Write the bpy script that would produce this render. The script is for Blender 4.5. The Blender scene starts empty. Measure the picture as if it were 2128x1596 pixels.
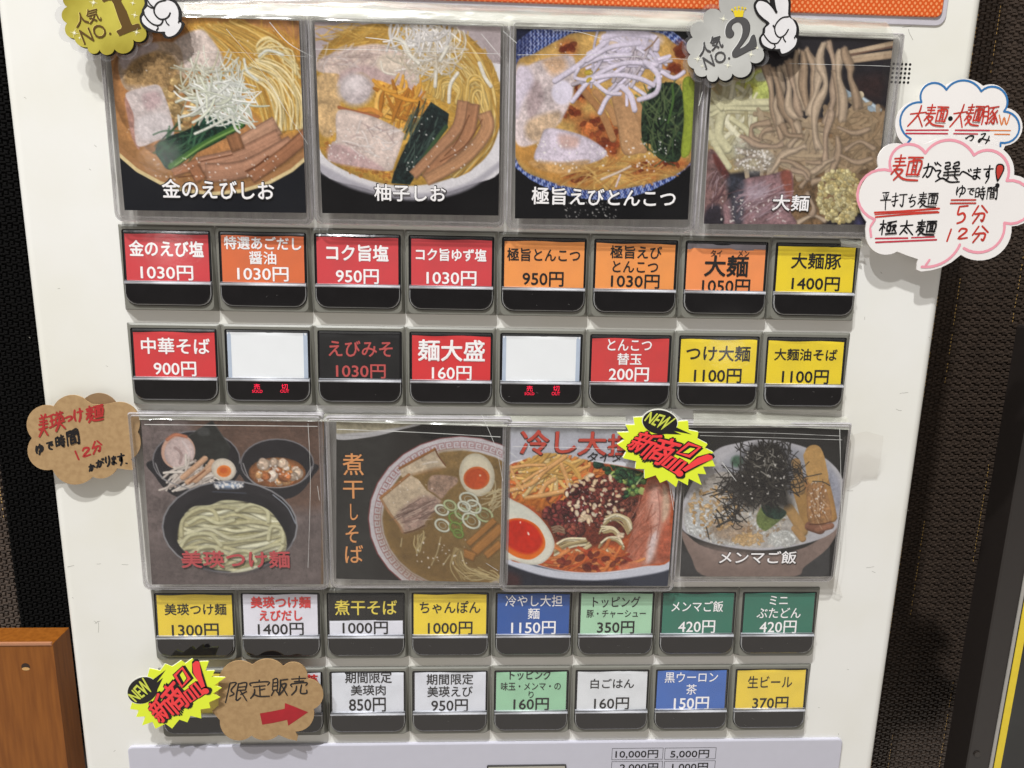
import bpy, math, random, numpy as np
from mathutils import Matrix, Vector
from mathutils.geometry import tessellate_polygon
random.seed(4)
SC=bpy.context.scene
# ---------------- camera (fitted to the button grid; 1 unit = 1 m, machine front = plane y=0) ----------------
Z0=1.45                                   # height of the top edge of the first button row
FPX=1547.79
RC=np.array([[0.9988547709661232,-0.02079122267743544,-0.04309143276558409],[0.011102396375193392,0.9767843296590181,-0.21393716396949516],[0.0465390514830465,0.21321373875095356,0.9758965202801465]])
TC=np.array([-5.912809260897575,-65.65141126824989,320.736594981675])
CM=-RC.T@TC                               # camera in panel millimetres (x right, y down, z into the machine)
cam=bpy.data.cameras.new('camera'); co=bpy.data.objects.new('camera',cam); SC.collection.objects.link(co); SC.camera=co
cam.sensor_width=36; cam.lens=FPX/2128*36; cam.clip_start=.005; cam.clip_end=50
w2=lambda v:Vector((v[0],v[2],-v[1]))     # panel axes -> world axes
rx,up,bk=w2(RC[0]),-w2(RC[1]),-w2(RC[2])
co.matrix_world=Matrix(((rx.x,up.x,bk.x,CM[0]/1000),(rx.y,up.y,bk.y,CM[2]/1000),(rx.z,up.z,bk.z,Z0-CM[1]/1000),(0,0,0,1)))
SC.view_settings.view_transform='Standard'; SC.view_settings.look='None'; SC.view_settings.exposure=0; SC.view_settings.gamma=1
# ---------------- room light: dim ambient of the shop, brighter floor ----------------
wd=bpy.data.worlds.new('World'); SC.world=wd; wd.use_nodes=True; nt=wd.node_tree; bg=nt.nodes['Background']
tc=nt.nodes.new('ShaderNodeTexCoord'); sx=nt.nodes.new('ShaderNodeSeparateXYZ'); mr=nt.nodes.new('ShaderNodeMapRange'); cr=nt.nodes.new('ShaderNodeValToRGB')
nt.links.new(tc.outputs['Generated'],sx.inputs[0]); nt.links.new(sx.outputs['Z'],mr.inputs[0]); mr.inputs[1].default_value=-1; mr.inputs[2].default_value=1
nt.links.new(mr.outputs[0],cr.inputs[0]); nt.links.new(cr.outputs[0],bg.inputs[0]); bg.inputs[1].default_value=.74
E_=cr.color_ramp.elements
E_[0].position=0; E_[0].color=(.45,.42,.38,1); E_[1].position=1; E_[1].color=(1.1,1.08,1.02,1)
for p,c in ((.22,(1.15,1.06,.97,1)),(.33,(.95,.87,.78,1)),(.43,(.26,.24,.22,1)),(.52,(.12,.115,.11,1)),(.68,(.22,.217,.21,1)),(.84,(.5,.49,.47,1))): e=E_.new(p); e.color=c
def lamp(name,x,y,z,power,r,col):
    l=bpy.data.lights.new(name,'POINT'); l.energy=power; l.shadow_soft_size=r; l.color=col
    o=bpy.data.objects.new(name,l); o.location=(x,y,z); SC.collection.objects.link(o)
lamp('ceiling_spot',-.425,-.85,Z0+1.82,168,.024,(1,1,.985))
lamp('ceiling_spot',-.90,-1.02,Z0+1.74,106,.024,(1,1,.985))
lamp('cover_glare_lamp',-.94,-2.0,Z0+.17,.42,.05,(1,.97,.93))  # small unseen lamps added behind the camera for glare on the button covers
lamp('cover_glare_lamp',.80,-2.05,Z0-.11,.42,.05,(1,.97,.93))
# ---------------- helpers ----------------
def W(px,py,d=0.):
    """picture pixel -> panel millimetres (x, y-down) on the plane d mm in front of the machine"""
    v=RC.T@np.array([(px-1064)/FPX,(py-798)/FPX,1.0]); s=(-d-CM[2])/v[2]; q=CM+s*v; return q[0],q[1]
def Wz(win,x,y,d=0.): return W(win[0]+x/win[2],win[1]+y/win[2],d)
def srgb(c):
    c=np.asarray(c,float)/255; return np.where(c<=.04045,c/12.92,((c+.055)/1.055)**2.4)
def put(o,parent=None,label=None,cat=None,group=None,kind=None):
    SC.collection.objects.link(o)
    if parent: o.parent=parent
    if label: o['label']=label
    if cat: o['category']=cat
    if group: o['group']=group
    if kind: o['kind']=kind
    return o
ROOT={}
def thing(name,X,Y,d,label,cat,group=None):
    o=bpy.data.objects.new(name,None); o.empty_display_size=.02; o.location=(X/1000,-d/1000,Z0-Y/1000)
    put(o,None,label,cat,group); ROOT[o.name]=(X,Y,d); return o
def org(parent):
    a=(0.,0.,0.)
    while parent: 
        if parent.name in ROOT: return ROOT[parent.name]
        parent=parent.parent
    return None
def mesh(name,V,F,mats,fm=None,smooth=False):
    """V in millimetres (x, y-down, d toward the viewer), relative"""
    V=np.asarray(V,float); me=bpy.data.meshes.new(name)
    me.from_pydata(np.c_[V[:,0]/1000,-V[:,2]/1000,-V[:,1]/1000].tolist(),[],F)
    for m in (mats if isinstance(mats,(list,tuple)) else [mats]): me.materials.append(m)
    if fm is not None: me.polygons.foreach_set('material_index',np.asarray(fm,np.int32))
    if smooth: me.polygons.foreach_set('use_smooth',[True]*len(me.polygons))
    me.update()
    for p in me.polygons:
        if p.normal.y>.3: p.flip()
    me.update(); return me
def obj(name,V,F,mats,parent=None,fm=None,smooth=False,**k):
    """V absolute panel mm; placed relative to its thing"""
    V=np.asarray(V,float).copy(); r=org(parent)
    V0=np.array(r) if r is not None else (V.min(0)+V.max(0))/2
    me=mesh(name,V-V0,F,mats,fm,smooth); o=bpy.data.objects.new(name,me)
    if r is None: o.location=(V0[0]/1000,-V0[2]/1000,Z0-V0[1]/1000); ROOT[o.name]=tuple(V0)
    return put(o,parent,**k)
def rr(x0,y0,x1,y1,r,n=5):
    r=[r]*4 if not isinstance(r,(list,tuple)) else r; P=[]
    for (cx,cy,a),q in zip(((x0,y0,180),(x1,y0,270),(x1,y1,0),(x0,y1,90)),r):
        sx_=1 if cx==x0 else -1; sy_=1 if cy==y0 else -1
        for i in range(n):
            t=math.radians(a+90*i/(n-1)); P.append((cx+sx_*q+q*math.cos(t),cy+sy_*q+q*math.sin(t)))
    return P
def loft(loops,cap0=False,cap1=True):
    """loops: list of equal-length lists of (x,y,d)"""
    V=[];F=[];n=len(loops[0])
    for L in loops: V+=L
    for k in range(len(loops)-1):
        for i in range(n): j=(i+1)%n; F.append((k*n+i,k*n+j,(k+1)*n+j,(k+1)*n+i))
    if cap1: F.append(tuple(range((len(loops)-1)*n,len(loops)*n)))
    if cap0: F.append(tuple(range(n))[::-1])
    L=loops[0]; ar=sum(L[i][0]*L[(i+1)%n][1]-L[(i+1)%n][0]*L[i][1] for i in range(n))
    if ar>0: F=[f[::-1] for f in F]
    return V,F
def L3(P,d): return [(x,y,(d(x,y) if callable(d) else d)) for x,y in P]
def plate(P,d0,d1,bev=0.):
    c=np.mean(P,0); 
    if bev:
        Q=inset(P,bev); return loft([L3(P,d0),L3(P,d1-bev*.6),L3(Q,d1)],True)
    return loft([L3(P,d0),L3(P,d1)],True)
def inset(P,a):
    P=np.asarray(P,float); n=len(P); ar=sum(P[i][0]*P[(i+1)%n][1]-P[(i+1)%n][0]*P[i][1] for i in range(n)); s=1 if ar>0 else -1; Q=[]
    for i in range(n):
        e0=P[i]-P[i-1]; e1=P[(i+1)%n]-P[i]; l0=np.hypot(*e0)+1e-9; l1=np.hypot(*e1)+1e-9
        n0=np.array([-e0[1],e0[0]])/l0; n1=np.array([-e1[1],e1[0]])/l1; m=n0+n1; q=(m@m)
        m=m/ (q/2) if q>.5 else n0; Q.append(tuple(P[i]+s*a*m))
    return Q
def sheet(P,d,wob=None):
    """flat single-sided print layer"""
    return [(x,y,d) for x,y in P],[tuple(range(len(P)))]
def join(parts):
    V=[];F=[];M=[]
    for p in parts:
        b=len(V); V+=[tuple(v) for v in p[0]]; F+=[tuple(i+b for i in f) for f in p[1]]; M+=[p[2] if len(p)>2 else 0]*len(p[1])
    return V,F,M
def ribbon(P,w,d,caps=True,closed=False):
    P=np.asarray(P,float); n=len(P); V=[];F=[]
    if closed: P=np.vstack([P,P[:1]]); n+=1
    T=np.gradient(P,axis=0) if n>2 else np.repeat([P[-1]-P[0]],n,0)
    if closed: T[0]=T[-1]=P[1]-P[-2]
    T=T/(np.hypot(T[:,0],T[:,1])[:,None]+1e-9); N=np.c_[-T[:,1],T[:,0]]
    ws=np.full(n,w/2.) if np.isscalar(w) else np.asarray(w)/2
    if caps and not closed:
        for i in range(5):
            a=math.pi/2+math.pi*(i)/4
            q=P[0]+ws[0]*(math.cos(a)*T[0]+math.sin(a)*N[0]); V.append((q[0],q[1],d))
    b=len(V)
    for i in range(n): V+= [(*(P[i]+N[i]*ws[i]),d),(*(P[i]-N[i]*ws[i]),d)]
    for i in range(n-1): F.append((b+2*i,b+2*i+1,b+2*i+3,b+2*i+2))
    if caps and not closed:
        F.append((0,1,2,3,4)); k=len(V)
        for i in range(5):
            a=-math.pi/2+math.pi*i/4
            q=P[-1]+ws[-1]*(math.cos(a)*T[-1]+math.sin(a)*N[-1]); V.append((q[0],q[1],d))
        F.append(tuple(range(k,k+5)))
    return V,F
def arc3(a,m,b,n=12):
    a,m,b=map(lambda q:np.asarray(q,float),(a,m,b))
    # quadratic through m at t=.5, blended towards a circular arc
    A=np.array([[2*(m-a)[0],2*(m-a)[1]],[2*(b-m)[0],2*(b-m)[1]]]); r=np.array([m@m-a@a,b@b-m@m])
    try: c=np.linalg.solve(A,r)
    except Exception: return [tuple(a+(b-a)*i/n) for i in range(n)]
    R=np.hypot(*(a-c)); ta=math.atan2(*(a-c)[::-1]); tm=math.atan2(*(m-c)[::-1]); tb=math.atan2(*(b-c)[::-1])
    def un(t,ref,s):
        while s*(t-ref)<0: t+=s*2*math.pi
        return t
    for s in (1,-1):
        m_=un(tm,ta,s); b_=un(tb,m_,s)
        if abs(b_-ta)<2*math.pi: break
    return [(c[0]+R*math.cos(ta+(b_-ta)*i/n),c[1]+R*math.sin(ta+(b_-ta)*i/n)) for i in range(n)]
def path(seq,n=12):
    """seq: ('a',p0,pm,p1) arcs and plain points"""
    P=[]
    for s in seq:
        if s[0]=='a': P+=arc3(s[1],s[2],s[3],n)+[tuple(s[3])]
        else: P.append(tuple(map(float,s)))
    Q=[P[0]]
    for p in P[1:]:
        if np.hypot(p[0]-Q[-1][0],p[1]-Q[-1][1])>1e-3: Q.append(p)
    if np.hypot(Q[0][0]-Q[-1][0],Q[0][1]-Q[-1][1])<1e-3: Q.pop()
    return Q
def zm(win,P,d): return [Wz(win,x,y,d) for x,y in P]
# ---------------- materials ----------------
def nd(t,k,**v):
    n=t.nodes.new(k)
    for a,b in v.items(): setattr(n,a,b)
    return n
def mat(name,col,rough=.5,var=.05,vs=200.,bump=0.,bs=800.,metal=0.,spec=.5,alpha=None,col2=None,mask=None,coat=0.,emit=0.,raw=False,stretch=None):
    m=bpy.data.materials.new(name); m.use_nodes=True; t=m.node_tree; b=t.nodes['Principled BSDF']
    c=np.array(col,float) if raw else srgb(col); c2=c*(1-var*2) if col2 is None else srgb(col2)
    tcn=nd(t,'ShaderNodeTexCoord'); mp=nd(t,'ShaderNodeMapping'); t.links.new(tcn.outputs['Object'],mp.inputs[0])
    if stretch: mp.inputs['Scale'].default_value=stretch
    nz=nd(t,'ShaderNodeTexNoise'); nz.inputs['Scale'].default_value=vs; nz.inputs['Detail'].default_value=5; t.links.new(mp.outputs[0],nz.inputs['Vector'])
    rp=nd(t,'ShaderNodeValToRGB'); e=rp.color_ramp.elements; e[0].position=.35 if mask is None else mask[0]; e[1].position=.65 if mask is None else mask[1]
    e[0].color=(*c,1); e[1].color=(*c2,1); t.links.new(nz.outputs[0],rp.inputs[0]); t.links.new(rp.outputs[0],b.inputs['Base Color'])
    b.inputs['Roughness'].default_value=rough; b.inputs['Metallic'].default_value=metal; b.inputs['Specular IOR Level'].default_value=spec; b.inputs['Coat Weight'].default_value=coat
    if emit: t.links.new(rp.outputs[0],b.inputs['Emission Color']); b.inputs['Emission Strength'].default_value=emit
    if bump:
        n2=nd(t,'ShaderNodeTexNoise'); n2.inputs['Scale'].default_value=bs; n2.inputs['Detail'].default_value=3; t.links.new(mp.outputs[0],n2.inputs['Vector'])
        bp=nd(t,'ShaderNodeBump'); bp.inputs['Strength'].default_value=1; bp.inputs['Distance'].default_value=bump/1000; t.links.new(n2.outputs[0],bp.inputs['Height']); t.links.new(bp.outputs[0],b.inputs['Normal'])
    return m
def film(name,haze=.12,tint=(.97,.97,.97),hcol=(200,198,195),rough=.08,gl=1.,bump=0.,bs=60.,hvar=(.35,.75),hs=60.,streak=None):
    """clear plastic: see-through, a little milky, mirror-like on top"""
    m=bpy.data.materials.new(name); m.use_nodes=True; t=m.node_tree; t.nodes.clear(); o=nd(t,'ShaderNodeOutputMaterial')
    tr=nd(t,'ShaderNodeBsdfTransparent'); tr.inputs[0].default_value=(*tint,1); df=nd(t,'ShaderNodeBsdfDiffuse'); df.inputs[0].default_value=(*srgb(hcol),1)
    gs=nd(t,'ShaderNodeBsdfGlossy'); gs.inputs[0].default_value=(1,1,1,1); gs.inputs['Roughness'].default_value=rough
    tcn=nd(t,'ShaderNodeTexCoord'); mp=nd(t,'ShaderNodeMapping'); t.links.new(tcn.outputs['Object'],mp.inputs[0])
    if streak: mp.inputs['Scale'].default_value=streak
    nz=nd(t,'ShaderNodeTexNoise'); nz.inputs['Scale'].default_value=hs; nz.inputs['Detail'].default_value=6; t.links.new(mp.outputs[0],nz.inputs['Vector'])
    mr_=nd(t,'ShaderNodeMapRange'); mr_.inputs[1].default_value=hvar[0]; mr_.inputs[2].default_value=hvar[1]; mr_.inputs[3].default_value=haze*.5; mr_.inputs[4].default_value=min(haze*2,1); t.links.new(nz.outputs[0],mr_.inputs[0])
    m1=nd(t,'ShaderNodeMixShader'); t.links.new(mr_.outputs[0],m1.inputs[0]); t.links.new(tr.outputs[0],m1.inputs[1]); t.links.new(df.outputs[0],m1.inputs[2])
    ge=nd(t,'ShaderNodeNewGeometry'); fr=nd(t,'ShaderNodeVectorMath',operation='DOT_PRODUCT'); t.links.new(ge.outputs['Incoming'],fr.inputs[0]); t.links.new(ge.outputs['Normal'],fr.inputs[1])
    def mth(op,a,b_): n=nd(t,'ShaderNodeMath',operation=op); n.use_clamp=op!='MULTIPLY_ADD'; t.links.new(a,n.inputs[0]); n.inputs[1].default_value=b_; return n.outputs[0]
    ab=nd(t,'ShaderNodeMath',operation='ABSOLUTE'); t.links.new(fr.outputs['Value'],ab.inputs[0]); iv=nd(t,'ShaderNodeMath',operation='SUBTRACT'); iv.inputs[0].default_value=1; t.links.new(ab.outputs[0],iv.inputs[1])
    pw=mth('POWER',iv.outputs[0],5.); p2_=mth('MULTIPLY',pw,.96); p3_=mth('ADD',p2_,.04); mu=nd(t,'ShaderNodeMath',operation='MULTIPLY'); mu.use_clamp=True; mu.inputs[1].default_value=gl; t.links.new(p3_,mu.inputs[0])
    m2=nd(t,'ShaderNodeMixShader'); t.links.new(mu.outputs[0],m2.inputs[0]); t.links.new(m1.outputs[0],m2.inputs[1]); t.links.new(gs.outputs[0],m2.inputs[2]); t.links.new(m2.outputs[0],o.inputs[0])
    if bump:
        n2=nd(t,'ShaderNodeTexNoise'); n2.inputs['Scale'].default_value=bs; n2.inputs['Detail'].default_value=4; n2.inputs['Distortion'].default_value=1.2; t.links.new(mp.outputs[0],n2.inputs['Vector'])
        bp=nd(t,'ShaderNodeBump'); bp.inputs['Strength'].default_value=1; bp.inputs['Distance'].default_value=bump/1000; t.links.new(n2.outputs[0],bp.inputs['Height'])
        for x in (gs,df): t.links.new(bp.outputs[0],x.inputs['Normal'])
    return m
KA=.94
def pm(name,col,rough=.45,**k): return mat(name,tuple(np.clip(np.array(col,float),0,255)),rough,**k)
# ---------------- lettering: every string used is turned into a mesh once ----------------
_TX={}
def prep(items):
    cur=[]
    for s,off in items:
        if (s,off) in _TX: continue
        c=bpy.data.curves.new('text','FONT'); c.body=s; c.size=1; c.resolution_u=3; c.offset=off; c.dimensions='2D'; c.fill_mode='FRONT'
        o=bpy.data.objects.new('text',c); SC.collection.objects.link(o); cur.append((s,off,o,c)); _TX[(s,off)]=None
    dg=bpy.context.evaluated_depsgraph_get(); dg.update()
    for s,off,o,c in cur:
        me=bpy.data.meshes.new_from_object(o.evaluated_get(dg)); n=len(me.vertices); v=np.empty(n*3); me.vertices.foreach_get('co',v); v=v.reshape(-1,3)[:,:2]
        F=[tuple(p.vertices) for p in me.polygons]; mn,mx=v.min(0),v.max(0)
        _TX[(s,off)]=((v-mn)/(mx-mn),F); bpy.data.meshes.remove(me)
    for s,off,o,c in cur: bpy.data.objects.remove(o); bpy.data.curves.remove(c)
def tx(s,off,quad,d):
    """text stretched over a quad (TL,TR,BR,BL) in mm; off>0 thickens it"""
    if off>0:
        q=np.asarray(quad,float); h=np.hypot(*(q[3]-q[0])); return bold(tx(s,0,quad,d),h*off*(.6 if off>.03 else .95),off>.03)
    if _TX.get((s,off)) is None: prep([(s,off)])
    uv,F=_TX[(s,off)]; q=np.asarray(quad,float); u=uv[:,:1]; v=1-uv[:,1:]
    P=(q[0]*(1-u)+q[1]*u)*(1-v)+(q[3]*(1-u)+q[2]*u)*v
    return [(x,y,(d(x,y) if callable(d) else d)) for x,y in P],F
def bold(VF,b,ring=0):
    """thicken lettering: copies shifted by b mm, each a hair above the last"""
    V,F=VF
    if b<=0: return V,F
    sh=[(0,0),(b,0),(-b,0),(0,b),(0,-b)]+([(b*.7,b*.7),(-b*.7,b*.7),(b*.7,-b*.7),(-b*.7,-b*.7)] if ring else [])
    o=join([([(x+dx,y+dy,z+.026*k) for x,y,z in V],F) for k,(dx,dy) in enumerate(sh)]); return o[0],o[1]
def txbox(s,off,win,x0,x1,y0,y1,d):
    """upright text filling a box read off the picture (window pixels)"""
    dd=d if not callable(d) else 2.6
    cx,cy=(x0+x1)/2,(y0+y1)/2; l=Wz(win,x0,cy,dd);r=Wz(win,x1,cy,dd);t=Wz(win,cx,y0,dd);b=Wz(win,cx,y1,dd);c=Wz(win,cx,cy,dd)
    w=(r[0]-l[0])/2;h=(b[1]-t[1])/2; return tx(s,off,[(c[0]-w,c[1]-h),(c[0]+w,c[1]-h),(c[0]+w,c[1]+h),(c[0]-w,c[1]+h)],d)
# handwriting: stroke alphabet on a 100 x 100 field
HW={'大':"10,38 90,33;52,5 48,45 10,95;50,45 92,95",'太':"10,38 90,33;52,5 48,45 10,95;50,45 92,95;40,72 56,88",
'麺':"8,15 42,11;10,28 40,25;4,42 46,38;25,2 25,42;24,42 4,72;12,58 38,55 14,95;16,62 45,88 95,92;52,12 98,8;74,10 66,24;55,26 53,75;55,26 96,22 93,76;68,26 67,72;82,25 81,72;68,40 81,39;68,55 81,54;53,74 94,72",
'豚':"8,10 6,60 0,95;8,10 34,8 34,88 26,84;9,33 33,31;8,55 33,53;44,14 96,10;70,12 48,42;60,28 78,55 74,92 60,84;66,45 44,66;72,58 44,88;90,28 74,42;76,45 98,85",
'W':"5,10 25,90 48,30 65,90 95,5",'の':"10,40 12,62;10,62 40,22 75,12 85,35 70,75 50,92",'み':"20,20 55,15 30,60 12,85 5,70 25,58 60,65 92,70;85,35 80,60 65,95",
'が':"8,35 60,28 55,70 40,92 30,82;35,8 28,50 8,92;70,30 90,55;78,5 85,18;90,0 98,12",'か':"8,35 60,28 55,70 40,92 30,82;35,8 28,50 8,92;72,28 92,52",
'選':"10,12 22,22;5,45 22,42 12,65 25,80;5,90 30,78 60,95 98,92;38,12 58,8 58,22 40,24 40,38 60,34;72,10 92,6 92,20 74,22 74,36 96,32;38,52 95,46;34,66 98,62;52,42 52,64;78,40 78,62;52,72 42,84;76,70 90,82",
'べ':"2,65 28,38 95,78;62,25 70,38;76,18 84,30",'ま':"15,22 85,18;18,42 82,38;50,5 50,78 35,92 15,85 20,72 50,72 88,90",'す':"5,25 95,20;58,3 58,55 40,65 32,50 45,38 58,45 58,70 35,98",
'平':"20,12 78,8;30,25 38,42;70,20 58,40;5,52 95,46;50,10 48,98",'打':"5,30 42,25;24,5 24,85 12,78;4,62 42,50;50,18 98,14;76,16 75,90 60,80",'ち':"8,28 88,22;42,5 20,60 60,48 85,62 70,85 35,95",
'極':"4,30 36,27;20,5 20,92;20,32 2,65;22,38 34,52;42,18 92,14;66,16 48,36 62,36 60,72 52,66;42,40 42,66 56,64;72,38 92,35 74,70;76,46 94,70;38,88 98,84",
'ゆ':"12,15 8,55 14,80;12,60 35,25 70,22 88,45 70,72 40,68;55,5 58,50 40,98",'で':"5,22 85,15;70,17 40,45 42,75 80,90;68,40 75,52;82,34 90,46",
'時':"6,20 6,80;6,20 34,18 34,78;6,48 34,46;6,78 34,76;48,22 90,18;68,4 68,38;42,40 98,36;44,60 96,56;82,40 82,92 70,86;52,68 62,80",
'間':"10,8 8,95;10,8 42,6 42,34;10,20 42,18;10,34 42,32;58,6 92,4 94,92 84,88;58,6 58,32;58,18 92,16;58,32 92,30;34,48 34,86;34,48 68,46 68,86;34,66 68,64;34,86 68,84",
'分':"38,8 8,55;60,5 95,40;25,50 78,46 74,88 58,80;48,50 15,98",'1':"55,5 45,95",'2':"15,30 35,8 75,12 75,35 15,90 95,84",'5':"30,12 90,8;30,12 20,48 60,42 78,62 60,85 20,98",
'美':"30,3 38,15;70,2 62,14;12,18 88,15;18,32 82,30;8,47 92,44;50,15 50,47;10,64 92,60;50,48 48,62 10,98;52,64 92,96",
'瑛':"4,15 34,12;6,42 32,39;2,75 36,66;19,14 19,70;42,15 98,12;58,4 58,24;82,3 82,22;48,34 90,32 90,58;48,34 48,58;38,60 99,56;70,24 69,60 40,97;70,62 98,94",
'つ':"5,35 50,18 88,30 85,60 40,90",'け':"15,10 8,55 16,90;38,32 95,28;70,5 72,60 55,98",'り':"25,10 20,45 28,60;70,5 76,45 60,80 40,96",
'限':"10,6 8,98;10,6 38,6 22,38 38,58 20,70;50,10 50,90 70,80;50,10 86,8 86,42;50,26 86,25;50,43 86,42;92,50 70,65;64,46 98,96",
'定':"50,2 50,14;10,32 10,18 92,16 86,32;25,38 78,35;52,37 52,85;52,58 80,56;28,52 26,75 8,98;22,78 50,92 98,95",
'販':"8,8 8,66;8,8 36,6 36,66;8,26 36,25;8,44 36,43;8,66 36,65;14,70 2,96;28,70 40,88;52,12 96,8;54,12 54,50 44,96;56,38 88,36 72,70 50,97;60,46 96,96",
'売':"50,2 50,28;12,14 88,12;25,28 76,27;10,54 10,40 92,38 88,54;38,50 34,75 12,96;62,48 62,88 92,90 94,76"}
def hand(ch,win,x0,y0,x1,y1,w,d,rot=0.,sl=0.):
    """one handwritten character in a window box; w = pen width in window pixels"""
    cx,cy=(x0+x1)/2,(y0+y1)/2; c,s=math.cos(math.radians(rot)),math.sin(math.radians(rot)); parts=[]
    wm=w/win[2]/4.6*((CM[2]+d)/CM[2] if 0 else 1)
    for k,st in enumerate(HW[ch].split(';')):
        p=np.array([[float(a) for a in q.split(',')] for q in st.split()]); p+=np.random.default_rng(ord(ch[0])+k).normal(0,1.3,p.shape)
        u=(p[:,0]/100-.5)*(x1-x0); v=(p[:,1]/100-.5)*(y1-y0); u=u-sl*v
        q=np.c_[cx+u*c-v*s,cy+u*s+v*c]
        if len(q)>2: q=catmull(q,False,4)
        q=np.array([Wz(win,a,b,d) for a,b in q]); n=len(q)
        ww=wm*(.82+.3*np.sin(np.linspace(.3,2.9,n))); parts.append(ribbon(q,ww,d+.022*k))
    V,F,M=join(parts); return V,F

# ---------------- print painter: raster brush strokes computed with numpy ----------------
def vnoise(h,w,cell,rng):
    gh,gw=int(h/cell)+3,int(w/cell)+3
    g=rng.random((gh,gw)).astype(np.float32)
    y=np.arange(h,dtype=np.float32)/cell; x=np.arange(w,dtype=np.float32)/cell
    yi=y.astype(int); xi=x.astype(int); fy=(y-yi)[:,None]; fx=(x-xi)[None,:]
    fy=fy*fy*(3-2*fy); fx=fx*fx*(3-2*fx)
    a=g[yi][:,xi]; b=g[yi][:,xi+1]; c=g[yi+1][:,xi]; d=g[yi+1][:,xi+1]
    return (a*(1-fx)+b*fx)*(1-fy)+(c*(1-fx)+d*fx)*fy-0.5
def homog(src,dst):
    A=[];B=[]
    for (x,y),(u,v) in zip(src,dst):
        A.append([x,y,1,0,0,0,-u*x,-u*y]);B.append(u)
        A.append([0,0,0,x,y,1,-v*x,-v*y]);B.append(v)
    h=np.linalg.solve(np.array(A,float),np.array(B,float))
    return np.append(h,1).reshape(3,3)
def catmull(p,closed=False,n=8):
    p=np.asarray(p,float); m=len(p)
    if m<3 and not closed: 
        t=np.linspace(0,1,n+1)[:,None]; return p[0]*(1-t)+p[-1]*t
    out=[]
    rngi=range(m) if closed else range(m-1)
    for i in rngi:
        if closed: a,b,c,d=p[(i-1)%m],p[i],p[(i+1)%m],p[(i+2)%m]
        else: a,b,c,d=p[max(i-1,0)],p[i],p[i+1],p[min(i+2,m-1)]
        t=np.linspace(0,1,n,endpoint=False)[:,None]
        out.append(.5*((2*b)+(-a+c)*t+(2*a-5*b+4*c-d)*t*t+(-a+3*b-3*c+d)*t**3))
    if not closed: out.append(p[-1:])
    return np.vstack(out)
class Canvas:
    def __init__(s,win,quad,bg,N=480,seed=1):
        """win=(x0,y0,scale): coordinates used for painting; quad=print corners in picture px"""
        s.N=N; s.rng=np.random.default_rng(seed)
        s.im=np.empty((N,N,3),np.float32); s.im[:]=np.array(bg,np.float32)
        src=[((x-win[0])*win[2],(y-win[1])*win[2]) for x,y in quad]
        s.H=homog(src,[(0,0),(N,0),(N,N),(0,N)])
        s.sc=N/np.hypot(src[1][0]-src[0][0],src[1][1]-src[0][1])
        s.nz=[vnoise(N,N,c,s.rng) for c in (3,7,18,50)]
    def m(s,p):
        p=np.asarray(p,float).reshape(-1,2)
        q=np.c_[p,np.ones(len(p))]@s.H.T
        return q[:,:2]/q[:,2:]
    def box(s,q,pad):
        x0=max(int(q[:,0].min()-pad),0);x1=min(int(q[:,0].max()+pad)+2,s.N)
        y0=max(int(q[:,1].min()-pad),0);y1=min(int(q[:,1].max()+pad)+2,s.N)
        if x1<=x0 or y1<=y0: return None
        Y,X=np.mgrid[y0:y1,x0:x1].astype(np.float32); return (slice(y0,y1),slice(x0,x1)),X+.5,Y+.5
    clip=None
    def setclip(s,pts=None,soft=1.5):
        s.clip=None
        if pts is None: return
        keep=s.im; s.im=np.zeros_like(keep); s.poly(pts,(1,1,1),soft=soft,amp=0); s.clip=s.im[...,0]; s.im=keep
    def put(s,sl,mask,col):
        if s.clip is not None: mask=mask*s.clip[sl]
        s.im[sl]=s.im[sl]*(1-mask[...,None])+col*mask[...,None]
    def tex(s,sl,col,amp,w=(1,1,1,.6)):
        c=np.array(col,np.float32)+np.zeros(s.im[sl].shape,np.float32)
        if amp:
            h,w_=c.shape[:2]; n=0
            for k,z in zip(w,s.nz):
                oy=s.rng.integers(0,s.N-h+1);ox=s.rng.integers(0,s.N-w_+1); n=n+k*z[oy:oy+h,ox:ox+w_]
            c=c*(1+.62*amp*n[...,None])
        return c
    def poly(s,pts,col,smooth=True,soft=1.2,a=1.,amp=.25,w=(1,1,1,.6),edge=None,grad=None):
        q=s.m(catmull(pts,True,6) if smooth else pts); b=s.box(q,soft+2)
        if b is None: return
        sl,X,Y=b; inside=np.zeros(X.shape,bool); d=np.full(X.shape,1e9,np.float32)
        for i in range(len(q)):
            x0,y0=q[i];x1,y1=q[(i+1)%len(q)]
            if y0!=y1: inside^=((Y>=min(y0,y1))&(Y<max(y0,y1))&(X<x0+(Y-y0)*(x1-x0)/(y1-y0)))
            dx,dy=x1-x0,y1-y0;L=dx*dx+dy*dy+1e-9
            t=np.clip(((X-x0)*dx+(Y-y0)*dy)/L,0,1)
            d=np.minimum(d,np.hypot(X-x0-t*dx,Y-y0-t*dy))
        sd=np.where(inside,d,-d); M=np.clip(.5+sd/soft,0,1)*a
        c=s.tex(sl,col,amp,w)
        if grad: # (dx,dy,amount): lighten along direction
            g=((X-X.mean())*grad[0]+(Y-Y.mean())*grad[1])/(np.ptp(X)+1); c=c*(1+grad[2]*g[...,None])
        if edge: # (width,factor): edge tone
            e=np.clip(1-sd/(edge[0]*s.sc),0,1)[...,None]; c=c*(1+e*(edge[1]-1))
        s.put(sl,M,c)
    def ell(s,cx,cy,rx,ry,col,rot=0,**k):
        t=np.linspace(0,2*math.pi,28,endpoint=False);c,n=math.cos(math.radians(rot)),math.sin(math.radians(rot))
        x=rx*np.cos(t);y=ry*np.sin(t)
        s.poly(np.c_[cx+x*c-y*n,cy+x*n+y*c],col,smooth=False,**k)
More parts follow.
